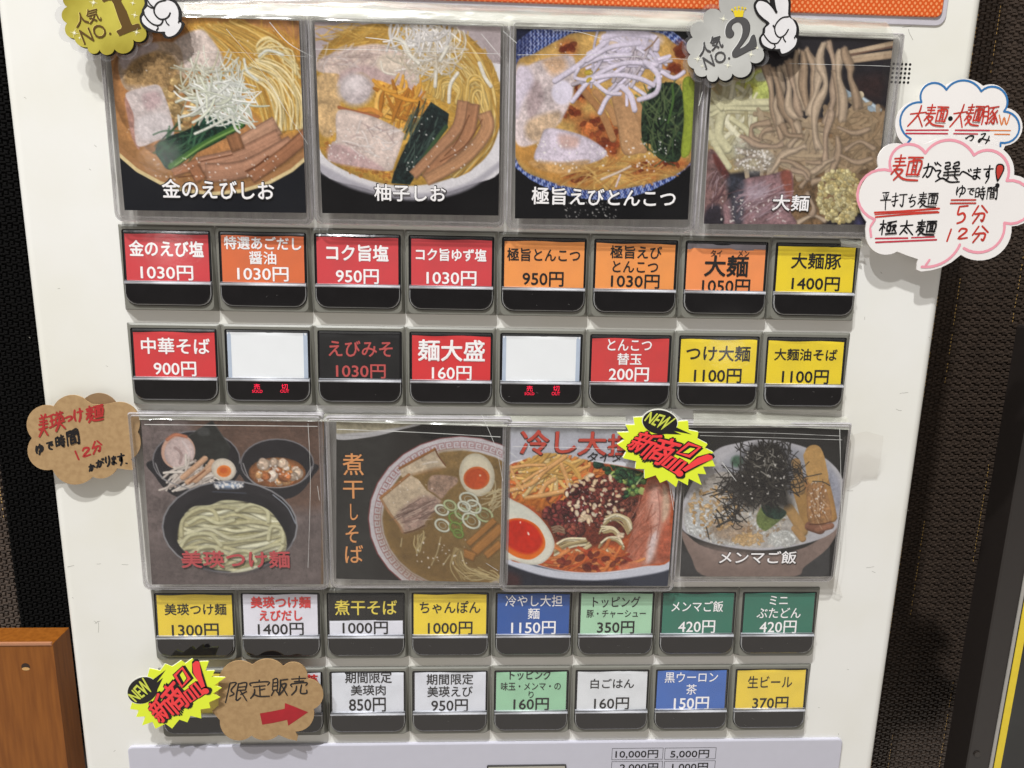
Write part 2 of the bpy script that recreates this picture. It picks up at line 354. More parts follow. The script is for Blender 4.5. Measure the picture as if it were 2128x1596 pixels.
    def line(s,pts,wd,col,shade=.35,a=1.,amp=.12,smooth=True,soft=1.1,hl=0,taper=0):
        q=s.m(catmull(pts,False,6) if smooth and len(pts)>2 else pts); r=wd*s.sc/2; b=s.box(q,r+2)
        if b is None: return
        sl,X,Y=b; d=np.full(X.shape,1e9,np.float32); sg=np.zeros(X.shape,np.float32); n=len(q)-1
        for i in range(n):
            x0,y0=q[i];x1,y1=q[i+1];dx,dy=x1-x0,y1-y0;L=dx*dx+dy*dy+1e-9
            t=np.clip(((X-x0)*dx+(Y-y0)*dy)/L,0,1); ex=X-x0-t*dx; ey=Y-y0-t*dy; e=np.hypot(ex,ey)
            if taper: e=e/(1-taper*abs(2*(i+t)/n-1)**2)
            k=e<d; d=np.where(k,e,d); sg=np.where(k,ey+.5*ex,sg)
        M=np.clip((r-d)/soft+.5,0,1)*a; u=np.clip(d/(r+.01),0,1)
        c=s.tex(sl,col,amp)*(1-shade*.8*u*u*np.clip(sg/(r+.01)*1.5,0,1)-shade*.22*u*u)[...,None]
        if hl: c=c+(hl*np.clip(1-abs(sg/(r+.01)+.4)*3,0,1))[...,None]*255
        s.put(sl,M,c)
    def strip(s,pts,w0,w1,col,amp=.14,n=7,edge=.72):
        q=catmull(pts,False,6); T=np.gradient(q,axis=0); T/=np.hypot(T[:,0],T[:,1])[:,None]; Nn=np.c_[-T[:,1],T[:,0]]; W_=np.linspace(w0,w1,len(q))[:,None]/2
        a=q+Nn*W_;b=q-Nn*W_
        s.poly(np.r_[a+[5,7],b[::-1]+[5,7]],np.array(col)*.5,smooth=False,a=.6,soft=6)
        s.poly(np.r_[a,b[::-1]],col,smooth=False,amp=amp,edge=(w0*.2,edge),soft=2)
        for k in range(n):
            t=s.rng.random()*1.6-.8; s.line(q+Nn*W_*t,2.5+4*s.rng.random(),np.array(col)*(1.14 if k%2 else .82),shade=0,a=.4,smooth=False)
        s.line(q-Nn*W_*.45,w0*.16,np.array(col)*1.18+8,shade=0,a=.35,smooth=False,soft=4)
    def fan(s,n,reg,ln,wd,cols,ang,dang=20,curl=.5,**k):
        """n strands: reg=(cx,cy,rx,ry), length, width, palette, heading in degrees"""
        R=s.rng
        for _ in range(n):
            t=R.random()*6.283;u=math.sqrt(R.random());x=reg[0]+reg[2]*u*math.cos(t);y=reg[1]+reg[3]*u*math.sin(t)
            a=math.radians(ang+R.normal()*dang); L=ln*(.6+.8*R.random()); cu=R.normal()*curl
            P=[(x,y)]
            for j in range(5):
                x+=math.cos(a)*L/5;y+=math.sin(a)*L/5;a+=cu/5+R.normal()*.06;P.append((x,y))
            P=[(px-(P[-1][0]-P[0][0])/2,py-(P[-1][1]-P[0][1])/2) for px,py in P]
            c=np.array(cols[R.integers(len(cols))])*(.9+.2*R.random())
            s.line(P,wd*(.75+.5*R.random()),c,**k)
    def bundle(s,A,B,n,wd,cols,jit=8,wave=0,**k):
        A=catmull(A,False,6);B=catmull(B,False,6);m=len(A);B=B[np.linspace(0,len(B)-1,m).astype(int)]; R=s.rng
        for t in R.permutation(np.linspace(0,1,n)):
            P=A*(1-t)+B*t; o=np.interp(np.arange(m),np.linspace(0,m-1,4),R.normal(0,jit,4)); T=np.gradient(P,axis=0); T/=np.hypot(T[:,0],T[:,1])[:,None]+1e-6
            o=o+wave*np.sin(np.arange(m)*(.5+.3*R.random())+R.random()*6); P=P+np.c_[-T[:,1],T[:,0]]*o[:,None]
            w_=wd*(.8+.4*R.random()); s.line(P+[w_*.25,w_*.3],w_,np.array(cols[0])*.5,shade=0,a=.35,smooth=False,soft=3)
            s.line(P,w_,np.array(cols[R.integers(len(cols))])*(.92+.16*R.random()),smooth=False,**k)
    def dots(s,n,reg,r,cols,a=1.,asp=1.6,amp=.1,hl=0):
        R=s.rng
        for _ in range(n):
            t=R.random()*6.283;u=math.sqrt(R.random());x=reg[0]+reg[2]*u*math.cos(t);y=reg[1]+reg[3]*u*math.sin(t)
            rr=r*(.6+.8*R.random());c=np.array(cols[R.integers(len(cols))])*(.9+.2*R.random())
            s.ell(x,y,rr*asp,rr,c,rot=R.random()*180,a=a,amp=amp,edge=(rr*.8,.8))
    def lumps(s,n,reg,r,cols,ds=.5):
        """overlapping rounded lumps, lit from the upper left"""
        R=s.rng
        for _ in range(n):
            t=R.random()*6.283;u=math.sqrt(R.random());x=reg[0]+reg[2]*u*math.cos(t);y=reg[1]+reg[3]*u*math.sin(t)
            rr=r*(.6+.8*R.random());c=np.array(cols[R.integers(len(cols))])*(.85+.3*R.random())
            s.ell(x,y,rr,rr*.8,c*ds,rot=R.random()*180,amp=.3)
            s.ell(x-rr*.12,y-rr*.15,rr*.8,rr*.6,c,rot=R.random()*180,amp=.4,soft=3)
            s.ell(x-rr*.3,y-rr*.3,rr*.25,rr*.15,c*1.3+25,amp=0,soft=2,a=.6)
    def spec(s,n,reg,r=3):
        R=s.rng
        for _ in range(n):
            x=reg[0]+reg[2]*(2*R.random()-1);y=reg[1]+reg[3]*(2*R.random()-1)
            s.ell(x,y,r*(1+R.random()),r*(.5+R.random()),(245,240,235),rot=R.random()*180,a=.75,amp=0)
    def out(s):
        im=s.im*(1+.06*s.nz[0][...,None]+.03*s.nz[3][...,None])
        im=np.clip(im,3,252)/255
        k=im.copy(); k[1:-1,1:-1]=(im[1:-1,1:-1]*4+im[:-2,1:-1]+im[2:,1:-1]+im[1:-1,:-2]+im[1:-1,2:])/8; im=k
        N=s.N//2; im=im.reshape(N,2,N,2,3).mean((1,3))
        return im
QUADS=[[(222,30),(621,43),(636.5,442.6),(259,436.7)],[(653.5,45.7),(1040.5,55.6),(1036,448),(669.7,442.7)],[(1073,60),(1449,66),(1429.5,456.5),(1070,454)],[(1484,68),(1856.8,82.7),(1812,467),(1462.5,465)],
 [(292.8,867.4),(672.7,874),(672,1214),(315.8,1214.5)],[(699,875.7),(1051,888),(1037.5,1211),(698.6,1202.6)],[(1060.5,886.7),(1413,890),(1387.5,1218),(1049.5,1216)],[(1428,889),(1763,889),(1730.6,1198),(1413,1198)]]
def p1():
    c=Canvas((0,0,3.224),QUADS[0],(22,24,30),seed=11)
    c.ell(1440,590,840,722,(222,200,150),amp=.1)
    c.ell(1440,580,822,708,(168,122,80),amp=.12)
    c.ell(1440,560,800,690,(180,130,82),amp=.2,edge=(90,.85))
    c.ell(1470,560,720,600,(176,124,78),amp=.25,edge=(60,.75),soft=4)
    c.setclip([(640,600),(760,250),(1100,60),(1500,-20),(2100,0),(2140,1000),(1900,1180),(1440,1270),(1040,1190),(790,1030)])
    c.poly([(1250,160),(1500,150),(1900,230),(2040,420),(2045,820),(1900,900),(1650,720),(1400,400)],(200,150,70),amp=.4,soft=20)
    c.fan(90,(1700,420,300,280),380,9,[(206,158,74),(190,136,58)],55,25,1.2,shade=.3,a=.6)
    c.bundle([(1300,190),(1480,330),(1640,520),(1740,760),(1790,930)],[(1600,150),(1880,270),(2010,480),(2050,820)],58,13,[(214,172,88),(226,190,112),(196,146,66),(206,160,80)],14,4,shade=.35,a=.85)
    c.bundle([(1620,470),(1760,560),(1850,720),(1850,880)],[(1750,400),(1930,480),(2020,640),(2040,860)],16,14,[(232,208,148),(240,222,174)],16,6,shade=.35,a=.9)
    c.bundle([(1720,300),(1800,250),(1920,330),(2000,440)],[(1740,400),(1840,370),(1940,440),(1990,560)],9,12,[(236,216,160)],14,6,shade=.35,a=.9)
    c.poly([(1160,290),(1330,200),(1420,260),(1500,400),(1450,470),(1250,470),(1180,400)],(200,184,176),amp=.3,soft=6)
    c.poly([(795,420),(870,345),(1030,285),(1190,300),(1235,420),(1240,600),(1150,640),(900,620),(825,570)],(184,160,138),amp=.3,soft=4)
    c.poly([(870,440),(1000,350),(1150,370),(1200,480),(1150,590),(1000,580),(850,570),(835,500)],(166,134,92),amp=.5,soft=12)
    c.poly([(800,400),(880,340),(1030,290),(1060,330),(900,400),(840,470)],(192,176,178),a=.8,soft=6)
    c.lumps(30,(1240,680,130,160),40,[(176,146,100),(190,160,110),(160,124,80)],.8)
    c.poly([(840,660),(900,640),(940,990),(890,930),(860,800)],(178,136,124),amp=.3,soft=4)
    c.poly([(848,628),(960,590),(1060,572),(1105,640),(1150,780),(1166,905),(1060,945),(935,985),(905,900),(900,780),(870,700)],(208,194,192),amp=.22,soft=3)
    c.poly([(960,640),(1060,620),(1080,700),(990,740)],(186,158,160),a=.7,amp=.3,soft=10)
    c.poly([(930,800),(1110,760),(1140,880),(960,940)],(222,214,216),a=.6,soft=12)
    c.poly([(1045,1000),(1130,920),(1290,860),(1360,770),(1460,750),(1640,830),(1600,880),(1420,980),(1260,1060),(1140,1140),(1080,1080)],(26,58,44),amp=.7,w=(1.5,1.5,1,.5))
    c.fan(26,(1230,960,150,90),200,12,[(16,40,32),(50,92,60),(70,110,80)],-35,20,.4,a=.7)
    c.line([(1150,1120),(1350,985),(1620,840)],44,(70,112,52),shade=.5); c.line([(1180,1110),(1380,970),(1600,860)],12,(130,165,90))
    c.strip([(1570,1010),(1700,930),(1860,840)],120,130,(184,142,116)); c.strip([(1330,1110),(1600,1050),(1880,920)],110,120,(180,134,108)); c.strip([(1160,1160),(1340,1095)],56,70,(168,116,84))
    c.strip([(1380,1160),(1650,1130),(1960,960)],130,110,(178,132,106)); c.strip([(1680,1190),(1900,1040),(2060,900)],90,90,(160,110,80)); c.strip([(1300,1120),(1350,1210)],74,84,(164,112,80)); c.strip([(1560,900),(1600,1010)],90,90,(150,104,72),n=3)
    c.line([(1650,1150),(1730,1110),(1800,1050)],12,(104,60,38),a=.8); c.line([(1350,1085),(1560,1040)],9,(104,62,40),a=.8); c.line([(1200,1190),(1300,1180)],9,(104,62,40),a=.8)
    c.fan(90,(1420,560,190,150),190,10,[(206,204,186),(190,186,160),(222,220,206)],40,60,.8,shade=.5)
    c.fan(90,(1530,680,150,140),210,13,[(228,230,222),(240,240,234),(200,206,188)],38,38,.6,shade=.5,taper=.5)
    c.fan(30,(1420,680,170,110),200,15,[(214,216,198),(236,236,228)],-30,50,.7,shade=.5)
    for p in ([(1310,900),(1420,850),(1560,780)],[(1560,780),(1580,860),(1610,890)],[(1600,760),(1660,800),(1710,860)],[(1640,400),(1660,480),(1730,540)],[(1740,380),(1800,340),(1900,370)],[(1200,780),(1210,870)]): c.line(p,18,(226,226,214),shade=.4)
    c.spec(60,(1450,1130,420,90),4); c.spec(25,(1000,700,160,250),3); c.spec(30,(1800,500,200,300),3)
    return c.out()
def p2():
    c=Canvas((630,0,3.325),QUADS[1],(14,13,15),seed=22)
    c.poly([(60,120),(1380,160),(1380,900),(60,900)],(176,162,164),smooth=False,amp=.1)
    c.poly([(60,560),(140,400),(1330,440),(1380,600),(1380,1150),(1150,1280),(780,1370),(420,1300),(100,1150)],(222,218,222),amp=.05)
    c.poly([(105,1130),(400,1270),(780,1340),(1130,1270),(1370,1110),(1370,1150),(1130,1320),(780,1390),(380,1320),(110,1190)],(170,166,176),amp=.05,a=.8,soft=8)
    c.poly([(85,470),(180,300),(420,180),(780,160),(1080,210),(1280,400),(1370,640),(1340,950),(1200,1150),(900,1270),(600,1280),(330,1200),(130,1060),(90,800)],(196,150,62),amp=.3,edge=(60,.8),soft=3)
    c.poly([(85,560),(240,520),(260,740),(210,940),(110,900)],(206,170,120),amp=.35,soft=8)
    c.fan(40,(350,260,220,80),260,10,[(208,166,80),(176,128,50)],-10,20,.5,a=.6)
    c.setclip([(80,470),(180,280),(420,140),(1080,140),(1280,380),(1370,640),(1350,960),(1200,1160),(900,1280),(600,1290),(330,1210),(130,1070),(80,800)])
    c.fan(120,(1080,560,270,260),240,9,[(214,172,84),(196,150,66)],80,45,1.6,shade=.35,a=.7)
    c.bundle([(1000,180),(1180,320),(1290,520),(1340,800),(1280,1020),(1080,1240)],[(940,420),(1020,520),(1120,620),(1200,760),(1240,900),(1000,1200)],54,13,[(222,184,98),(234,202,126),(204,160,74),(190,142,60)],18,8,shade=.35,a=.85)
    c.bundle([(860,640),(900,500),(1000,470),(1090,560),(1090,700)],[(980,700),(980,620),(1040,600),(1080,660),(1060,720)],12,14,[(230,196,116),(214,172,86)],10,5,shade=.4,a=.9)
    c.bundle([(1120,700),(1140,560),(1230,540),(1290,700),(1300,900)],[(1180,740),(1190,640),(1240,650),(1270,780),(1270,900)],10,14,[(230,196,116),(214,172,86)],10,5,shade=.4,a=.9)
    for _ in range(110):
        r=c.rng; t=r.random(); x=150+480*t+r.normal()*25; y=980+250*t**.7+r.normal()*35
        c.ell(x,y,6+14*r.random(),5+11*r.random(),(150,96,40),edge=(4,1.5),a=.7)
    c.poly([(95,430),(300,340),(560,310),(760,420),(810,560),(820,690),(700,660),(560,620),(400,500),(240,600),(250,520),(110,500)],(210,188,176),amp=.3,soft=5)
    c.poly([(250,520),(420,450),(620,520),(800,620),(820,680),(560,640),(300,600)],(190,160,160),a=.7,amp=.3,soft=14)
    c.fan(40,(300,400,230,60),120,10,[(222,208,204),(180,156,150)],-15,30,.5,a=.5)
    c.ell(365,620,122,116,(208,194,194),amp=.3,edge=(50,.93),soft=16); c.ell(350,590,70,50,(224,214,214),a=.6,soft=24,amp=.1)
    c.ell(600,440,90,70,(222,206,186),a=.8,soft=8); c.line([(540,430),(560,500),(640,520)],14,(236,226,210))
    c.fan(110,(860,340,210,160),230,11,[(222,212,198),(208,196,176),(236,230,220),(198,182,158)],70,50,1.4,shade=.4,a=.85)
    c.fan(30,(830,250,240,60),200,14,[(220,214,210),(236,230,226)],80,40,1,shade=.5)
    for p in ([(920,500),(915,600)],[(1070,510),(1020,590),(1010,710)],[(1220,440),(1260,540),(1300,600)],[(640,270),(700,300),(740,380),(800,440)],[(950,420),(1000,330)]): c.line(p,26,(232,226,212),shade=.5)
    c.poly([(500,560),(640,600),(760,630),(790,700),(880,690),(850,780),(770,830),(720,890),(640,870),(560,800),(520,700)],(216,154,62),amp=.4,soft=3)
    c.fan(55,(670,720,150,110),190,30,[(224,164,66),(206,140,48),(232,180,90),(190,120,40)],60,50,.7,shade=.5,taper=.5)
    c.line([(490,560),(560,620),(640,640)],26,(226,160,60)); c.line([(390,770),(480,765),(540,800)],36,(214,140,60)); c.line([(250,745),(330,770),(520,810)],24,(170,100,60))
    c.poly([(242,770),(420,790),(560,840),(690,915),(695,960),(640,1120),(600,1185),(420,1160),(200,1120),(172,1080),(200,990),(230,960)],(216,196,186),amp=.22,soft=3,edge=(20,.88))
    c.poly([(180,1010),(300,1010),(440,1090),(560,1180),(300,1150),(178,1105)],(196,160,160),a=.75,amp=.3,soft=8)
    c.fan(30,(480,950,180,130),90,10,[(236,226,222),(180,156,152)],20,40,.5,a=.6)
    c.poly([(885,708),(1010,790),(1000,870),(860,1090),(740,1280),(610,1270),(640,1150),(760,920),(830,790)],(20,32,30),smooth=False,amp=.7,w=(1.5,1.5,1,.5))
    c.fan(40,(810,960,110,220),170,11,[(10,18,18),(46,66,58),(70,90,80)],-62,14,.3,a=.7)
    c.line([(990,880),(880,1030),(790,1180)],30,(52,76,44)); c.line([(700,1010),(650,1130),(630,1180)],14,(170,130,50))
    c.strip([(1110,700),(1070,880),(940,1030),(760,1215)],84,70,(176,126,90)); c.strip([(1180,720),(1130,950),(960,1110),(850,1240)],90,76,(170,118,82)); c.strip([(1250,780),(1270,900),(1120,1090),(850,1250)],100,84,(184,134,94))
    c.line([(1150,800),(1060,990),(980,1080)],9,(112,66,40),a=.8); c.line([(1240,830),(1120,1010),(950,1120)],9,(112,66,40),a=.8)
    c.spec(50,(400,1000,220,150),4); c.spec(14,(800,1000,100,200),4); c.spec(20,(1050,1050,200,120),4); c.spec(40,(900,350,250,150),3)
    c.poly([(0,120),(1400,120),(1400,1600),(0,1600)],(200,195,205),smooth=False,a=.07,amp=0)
    return c.out()
def p3():
    c=Canvas((1040,0,3.325),QUADS[2],(14,14,17),seed=33)
    c.ell(700,730,790,655,(84,108,176),amp=.1)
    r=c.rng; c.setclip([(700+788*math.cos(t),730+653*math.sin(t)) for t in np.linspace(0,6.28,40,endpoint=False)])
    for ring in range(9):
        ra=.985-.018*ring; k=100
        for i in range(k):
            t=i/k*6.283+ring*.031; x=700+790*ra*math.cos(t);y=730+655*ra*math.sin(t)
            c.line([(x-12,y+8),(x,y-12),(x+12,y+8)],8,(38,46,100) if ring%2 else (170,180,220),shade=0)
    for y in range(200,480,26):
        for x in range(90,560,26):
            if (x-90)*.62+(y-200)<330: c.line([(x,y+12),(x+6,y-8),(x+14,y+10)],7,(36,42,84),shade=0); c.line([(x+10,y+14),(x+18,y-4)],5,(176,182,214),shade=0)
    c.setclip()
    c.poly([(110,200),(200,205),(190,330),(110,420)],(40,48,90),a=.5,soft=10)
    c.poly([(104,480),(240,370),(420,270),(560,225),(1050,222),(1200,300),(1330,440),(1340,900),(1310,1130),(1100,1250),(700,1320),(330,1250),(104,1080)],(198,158,92),amp=.3,edge=(50,.85),soft=4)
    c.poly([(104,990),(260,1010),(560,1200),(700,1310),(330,1240),(104,1080)],(196,140,70),a=.8,soft=14)
    for x,y,rx,ry in ((1000,1180,110,70),(640,880,110,90),(490,780,80,50),(780,960,60,150),(470,330,60,50),(1200,480,70,50),(560,1220,120,50),(1250,360,50,70),(700,1000,120,60),(1180,1130,120,40),(560,640,60,80)):
        c.ell(x,y,rx,ry,(150,76,40),a=.75,amp=.9,soft=24); c.dots(10,(x,y,rx*.7,ry*.7),16,[(110,44,26),(130,58,34)],a=.7)
    c.setclip([(100,300),(560,225),(1050,222),(1350,300),(1350,1130),(1100,1270),(700,1330),(330,1260),(100,1090)])
    c.fan(46,(800,1200,340,70),260,14,[(220,180,110),(186,130,70),(210,160,90)],-25,25,.5,a=.7)
    c.poly([(104,520),(200,450),(340,400),(500,390),(520,520),(500,640),(480,720),(430,820),(400,860),(250,990),(104,970)],(210,194,194),amp=.3,soft=6)
    c.poly([(190,600),(260,560),(300,680),(230,820),(190,780)],(170,150,152),a=.8,amp=.4,soft=12)
    c.poly([(200,830),(400,770),(400,860),(270,980),(180,940)],(194,164,130),a=.8,amp=.4,soft=14); c.poly([(300,420),(420,390),(460,470),(380,520),(330,490)],(190,150,110),a=.7,amp=.4,soft=16)
    c.ell(430,640,75,85,(224,216,232),amp=.1,soft=8); c.poly([(104,480),(190,460),(230,560),(160,700),(110,800)],(216,206,226),a=.7,soft=14)
    c.poly([(320,890),(450,900),(620,960),(740,1060),(620,1130),(430,1140),(240,1110),(280,960)],(212,200,214),amp=.22,soft=4,edge=(20,.85))
    c.poly([(410,930),(540,950),(520,1020),(420,1010)],(206,160,140),a=.6,soft=14); c.poly([(210,1110),(430,1120),(620,1110),(520,1190),(400,1200),(240,1160)],(190,150,100),a=.8,amp=.4,soft=8)
    c.line([(560,610),(700,780),(780,960)],50,(176,128,84)); c.line([(660,640),(760,760),(800,850)],50,(186,140,96))
    c.poly([(770,650),(850,610),(930,770),(1015,1030),(960,1060),(850,1060),(810,860)],(186,144,104),amp=.2,edge=(16,.8)); c.poly([(930,690),(985,700),(980,900),(940,800)],(178,136,96),amp=.2)
    c.poly([(985,720),(1060,600),(1200,570),(1260,640),(1280,800),(1250,1080),(1180,1120),(1090,1090),(1040,1000),(980,960)],(34,48,34),amp=.8,w=(1.5,1.5,1,.5))
    c.fan(60,(1120,830,120,230),190,12,[(16,26,20),(62,84,52),(90,106,70)],90,22,.8,a=.75)
    c.poly([(1262,560),(1340,570),(1330,900),(1310,1060),(1250,1070),(1270,820)],(150,164,60),amp=.2,edge=(14,.8)); c.line([(1190,590),(1195,700),(1160,850)],18,(70,100,50))
    c.fan(50,(840,430,250,110),330,24,[(216,206,226),(204,194,206),(228,220,236),(190,178,186)],-20,40,1.3,shade=.55)
    for p,w in (([(500,700),(640,540),(850,440),(1080,450)],34),([(530,470),(700,400),(900,380)],34),([(560,560),(780,520),(950,540),(1060,590)],34),([(1000,430),(1090,520),(1080,640),(960,690)],36),([(690,780),(740,680),(830,600)],34),([(650,570),(740,640),(830,650)],28),([(840,600),(900,660),(930,760)],40),([(380,560),(560,440),(740,280)],40),([(720,260),(860,230),(1060,260),(1080,340)],44),([(540,480),(520,540),(640,560)],26),([(1120,500),(1200,540),(1270,500)],30),([(600,420),(760,330),(960,300)],34)): c.line(p,w,(222,212,230),shade=.5,hl=.05)
    c.poly([(720,230),(1060,225),(1120,300),(960,320),(800,330),(700,300)],(216,206,224),a=.6,amp=.2,soft=14)
    c.line([(1000,350),(1050,310),(1090,260)],10,(150,120,100)); c.dots(4,(610,530,30,30),14,[(210,180,70)])
    c.line([(700,1240),(820,1190),(900,1150)],16,(226,206,190)); c.line([(800,1290),(830,1210)],14,(220,200,200))
    c.setclip()
    c.spec(70,(700,1080,450,110),5); c.spec(12,(1150,900,80,160),4); c.spec(30,(600,450,350,200),3)
    c.spec(60,(620,1450,180,60),3)
    return c.out()
def p4():
    c=Canvas((1440,60,3.8),QUADS[3],(34,31,35),seed=44)
    c.poly([(1180,300),(1560,250),(1500,700),(1250,600)],(30,27,31),amp=.3,soft=10); c.poly([(1300,400),(1500,380),(1480,560),(1320,520)],(52,34,32),a=.7,amp=.5,soft=30)
    c.poly([(140,430),(560,300),(640,600),(640,1100),(300,1150),(110,1000)],(170,150,110),smooth=False,amp=.3,soft=10)
    c.poly([(560,800),(1200,700),(1520,640),(1500,1150),(1000,1560),(700,1560),(560,1200)],(118,92,66),amp=.5,soft=12)
    c.poly([(330,450),(480,350),(560,330),(620,430),(640,560),(480,590),(360,520)],(176,184,100),amp=.35,soft=6); c.poly([(340,490),(450,440),(520,480),(400,530)],(204,200,80),a=.8,soft=12); c.poly([(500,380),(560,350),(590,410),(520,420)],(206,210,190),soft=5)
    c.fan(60,(320,700,200,230),360,32,[(206,200,168),(190,182,146),(222,217,190),(176,166,126)],60,45,1.0,shade=.35,a=.85)
    for p,w in (([(150,640),(300,600),(620,590)],60),([(150,690),(260,640),(420,640),(600,640)],34),([(230,700),(210,850),(280,960)],70),([(310,720),(420,800),(460,860)],44),([(140,830),(200,960),(290,1100)],50),([(160,520),(190,590),(230,640)],40)): c.line(p,w,(212,206,168),shade=.45)
    c.poly([(1190,460),(1240,500),(1370,560),(1490,650),(1430,665),(1320,640),(1210,560)],(150,166,178),amp=.1); c.line([(1350,560),(1480,650)],26,(196,214,226),soft=6); c.ell(1330,530,26,30,(206,190,160))
    for y0,y1 in ((205,130),(250,205)): c.line([(1240,y0-8),(1580,y1-10)],40,(196,172,144),smooth=False)
    c.line([(1240,222),(1580,140)],8,(110,84,70),smooth=False); c.line([(1240,262),(1580,220)],36,(190,164,136),smooth=False); c.line([(1240,208),(1580,150)],10,(120,92,76),smooth=False)
    cols=[(170,146,122),(182,160,136),(160,136,112),(190,168,144),(174,150,128)]
    c.fan(120,(1290,900,230,230),240,34,[(150,126,98),(162,138,108),(142,118,90)],30,70,2.0,shade=.35,a=.85)
    c.fan(70,(760,960,330,180),300,38,[(176,154,126),(188,168,140),(164,142,116)],10,50,1.8,shade=.35,a=.85)
    def nood(p,w,col):
        P=catmull(p,False,5); n=len(P); R=c.rng; ph=R.random()*6; T=np.gradient(P,axis=0); T/=np.hypot(T[:,0],T[:,1])[:,None]; Nn=np.c_[-T[:,1],T[:,0]]
        P=P+Nn*(np.sin(np.arange(n)*.9+ph)*w*.1)[:,None]; ww=w*(.8+.25*np.sin(np.arange(n)*.6+ph*2))[:,None]/2
        a,b=P+Nn*ww,P-Nn*ww; col=np.array(col)
        c.poly(np.r_[a+[7,5],b[::-1]+[7,5]],col*.5,smooth=False,a=.7,soft=7)
        c.poly(np.r_[a,b[::-1]],col,smooth=False,amp=.14,edge=(w*.3,.72),soft=2.5)
        c.line(P+Nn*ww*.35*np.sin(np.arange(n)*.5+ph)[:,None],w*.28,col*1.14+6,shade=0,a=.55,smooth=False,soft=6); c.line(P-Nn*ww*.5,w*.12,col*.8,shade=0,a=.45,smooth=False,soft=3)
    N=[[(590,290),(620,480),(660,700),(720,880)],[(690,300),(700,480),(660,620),(700,760)],[(640,310),(700,560),(790,760),(820,830)],[(720,290),(770,400),(760,600),(830,720)],[(760,250),(800,420),(830,560),(850,700)],
       [(900,160),(960,280),(960,420),(940,640)],[(830,170),(830,330),(860,520),(890,650)],[(880,180),(880,420),(910,660)],[(990,240),(1000,420),(960,560),(930,700)],[(1060,110),(1110,200),(1130,420),(1100,600),(1060,760)],[(1130,330),(1160,520),(1150,700)],
       [(1190,170),(1150,320),(1180,480),(1190,740)],[(1200,150),(1240,300),(1260,420),(1310,640)],[(1040,110),(1010,300),(1060,420),(1010,560),(960,780),(1010,960)],[(1100,650),(1060,850),(1050,1020),(1070,1060)],[(1150,860),(1140,1040),(1060,1180),(940,1220)],[(830,740),(840,840),(760,950)],[(700,760),(760,840),(880,860)]]
    for i,q in enumerate(N): nood(q,72 if i<14 else 56,cols[i%5])
    for q,w in (([(620,740),(480,780),(470,860),(540,900)],50),([(640,800),(560,820),(540,880)],40),([(380,850),(480,910),(620,940),(720,910)],54),([(620,1150),(700,1020),(820,960),(900,940)],58),([(700,1040),(820,1080),(920,1160),(860,1260)],50),([(780,1110),(880,1150),(920,1200)],44),([(360,960),(500,1000),(640,1020)],48),([(940,1140),(1050,1070),(1120,1030)],46),([(900,1060),(1020,1060)],40),([(350,1090),(420,1030),(520,1010)],44),([(830,1530),(960,1480),(1060,1520)],38),([(900,1300),(960,1400),(940,1480)],44),([(1150,780),(1260,830),(1400,800)],40),([(1200,960),(1330,900),(1440,960)],40),([(1170,1000),(1280,1060),(1420,1030)],40)): nood(q,w,cols[int(w)%5])
    c.poly([(340,880),(500,950),(640,1000),(620,1120),(500,1160),(380,1120),(330,1050)],(150,150,146),a=.45,amp=.9,soft=14); c.spec(60,(480,1040,140,80),7)
    c.lumps(420,(1170,1330,180,210),18,[(188,174,124),(202,190,144),(176,158,106)],.84)
    c.poly([(120,980),(180,980),(280,1150),(300,1250),(200,1560),(90,1560),(100,1200)],(122,92,90),amp=.5,soft=4); c.poly([(170,990),(290,1150),(260,1190),(180,1080)],(90,44,40),a=.9,amp=.4,soft=6)
    c.poly([(400,1200),(600,1160),(780,1135),(800,1300),(780,1440),(800,1560),(300,1560),(250,1500),(240,1400),(330,1300)],(140,108,112),amp=.4,soft=4,edge=(20,.8))
    c.poly([(700,1150),(780,1135),(795,1300),(780,1400),(740,1300)],(140,76,62),a=.9,amp=.3,soft=8)
    c.poly([(270,1180),(400,1190),(420,1300),(400,1540),(330,1540),(300,1400)],(56,60,72),a=.8,amp=.7,soft=14); c.poly([(110,1420),(220,1400),(230,1560),(90,1560)],(36,34,44),a=.9,amp=.6,soft=14)
    c.fan(60,(560,1350,200,130),180,10,[(190,168,176),(104,74,80),(168,140,150)],-22,12,.3,a=.6); c.fan(24,(180,1250,60,160),140,9,[(176,150,156),(90,60,64)],-50,15,.3,a=.6)
    c.poly([(420,1250),(560,1220),(600,1300),(480,1360)],(180,166,180),a=.5,soft=20); c.spec(60,(500,1430,280,100),5)
    c.poly([(1320,1480),(1500,1400),(1500,1560),(1300,1560)],(70,70,120),a=.6,soft=14)
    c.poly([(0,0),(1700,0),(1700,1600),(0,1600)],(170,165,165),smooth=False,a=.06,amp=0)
    return c.out()
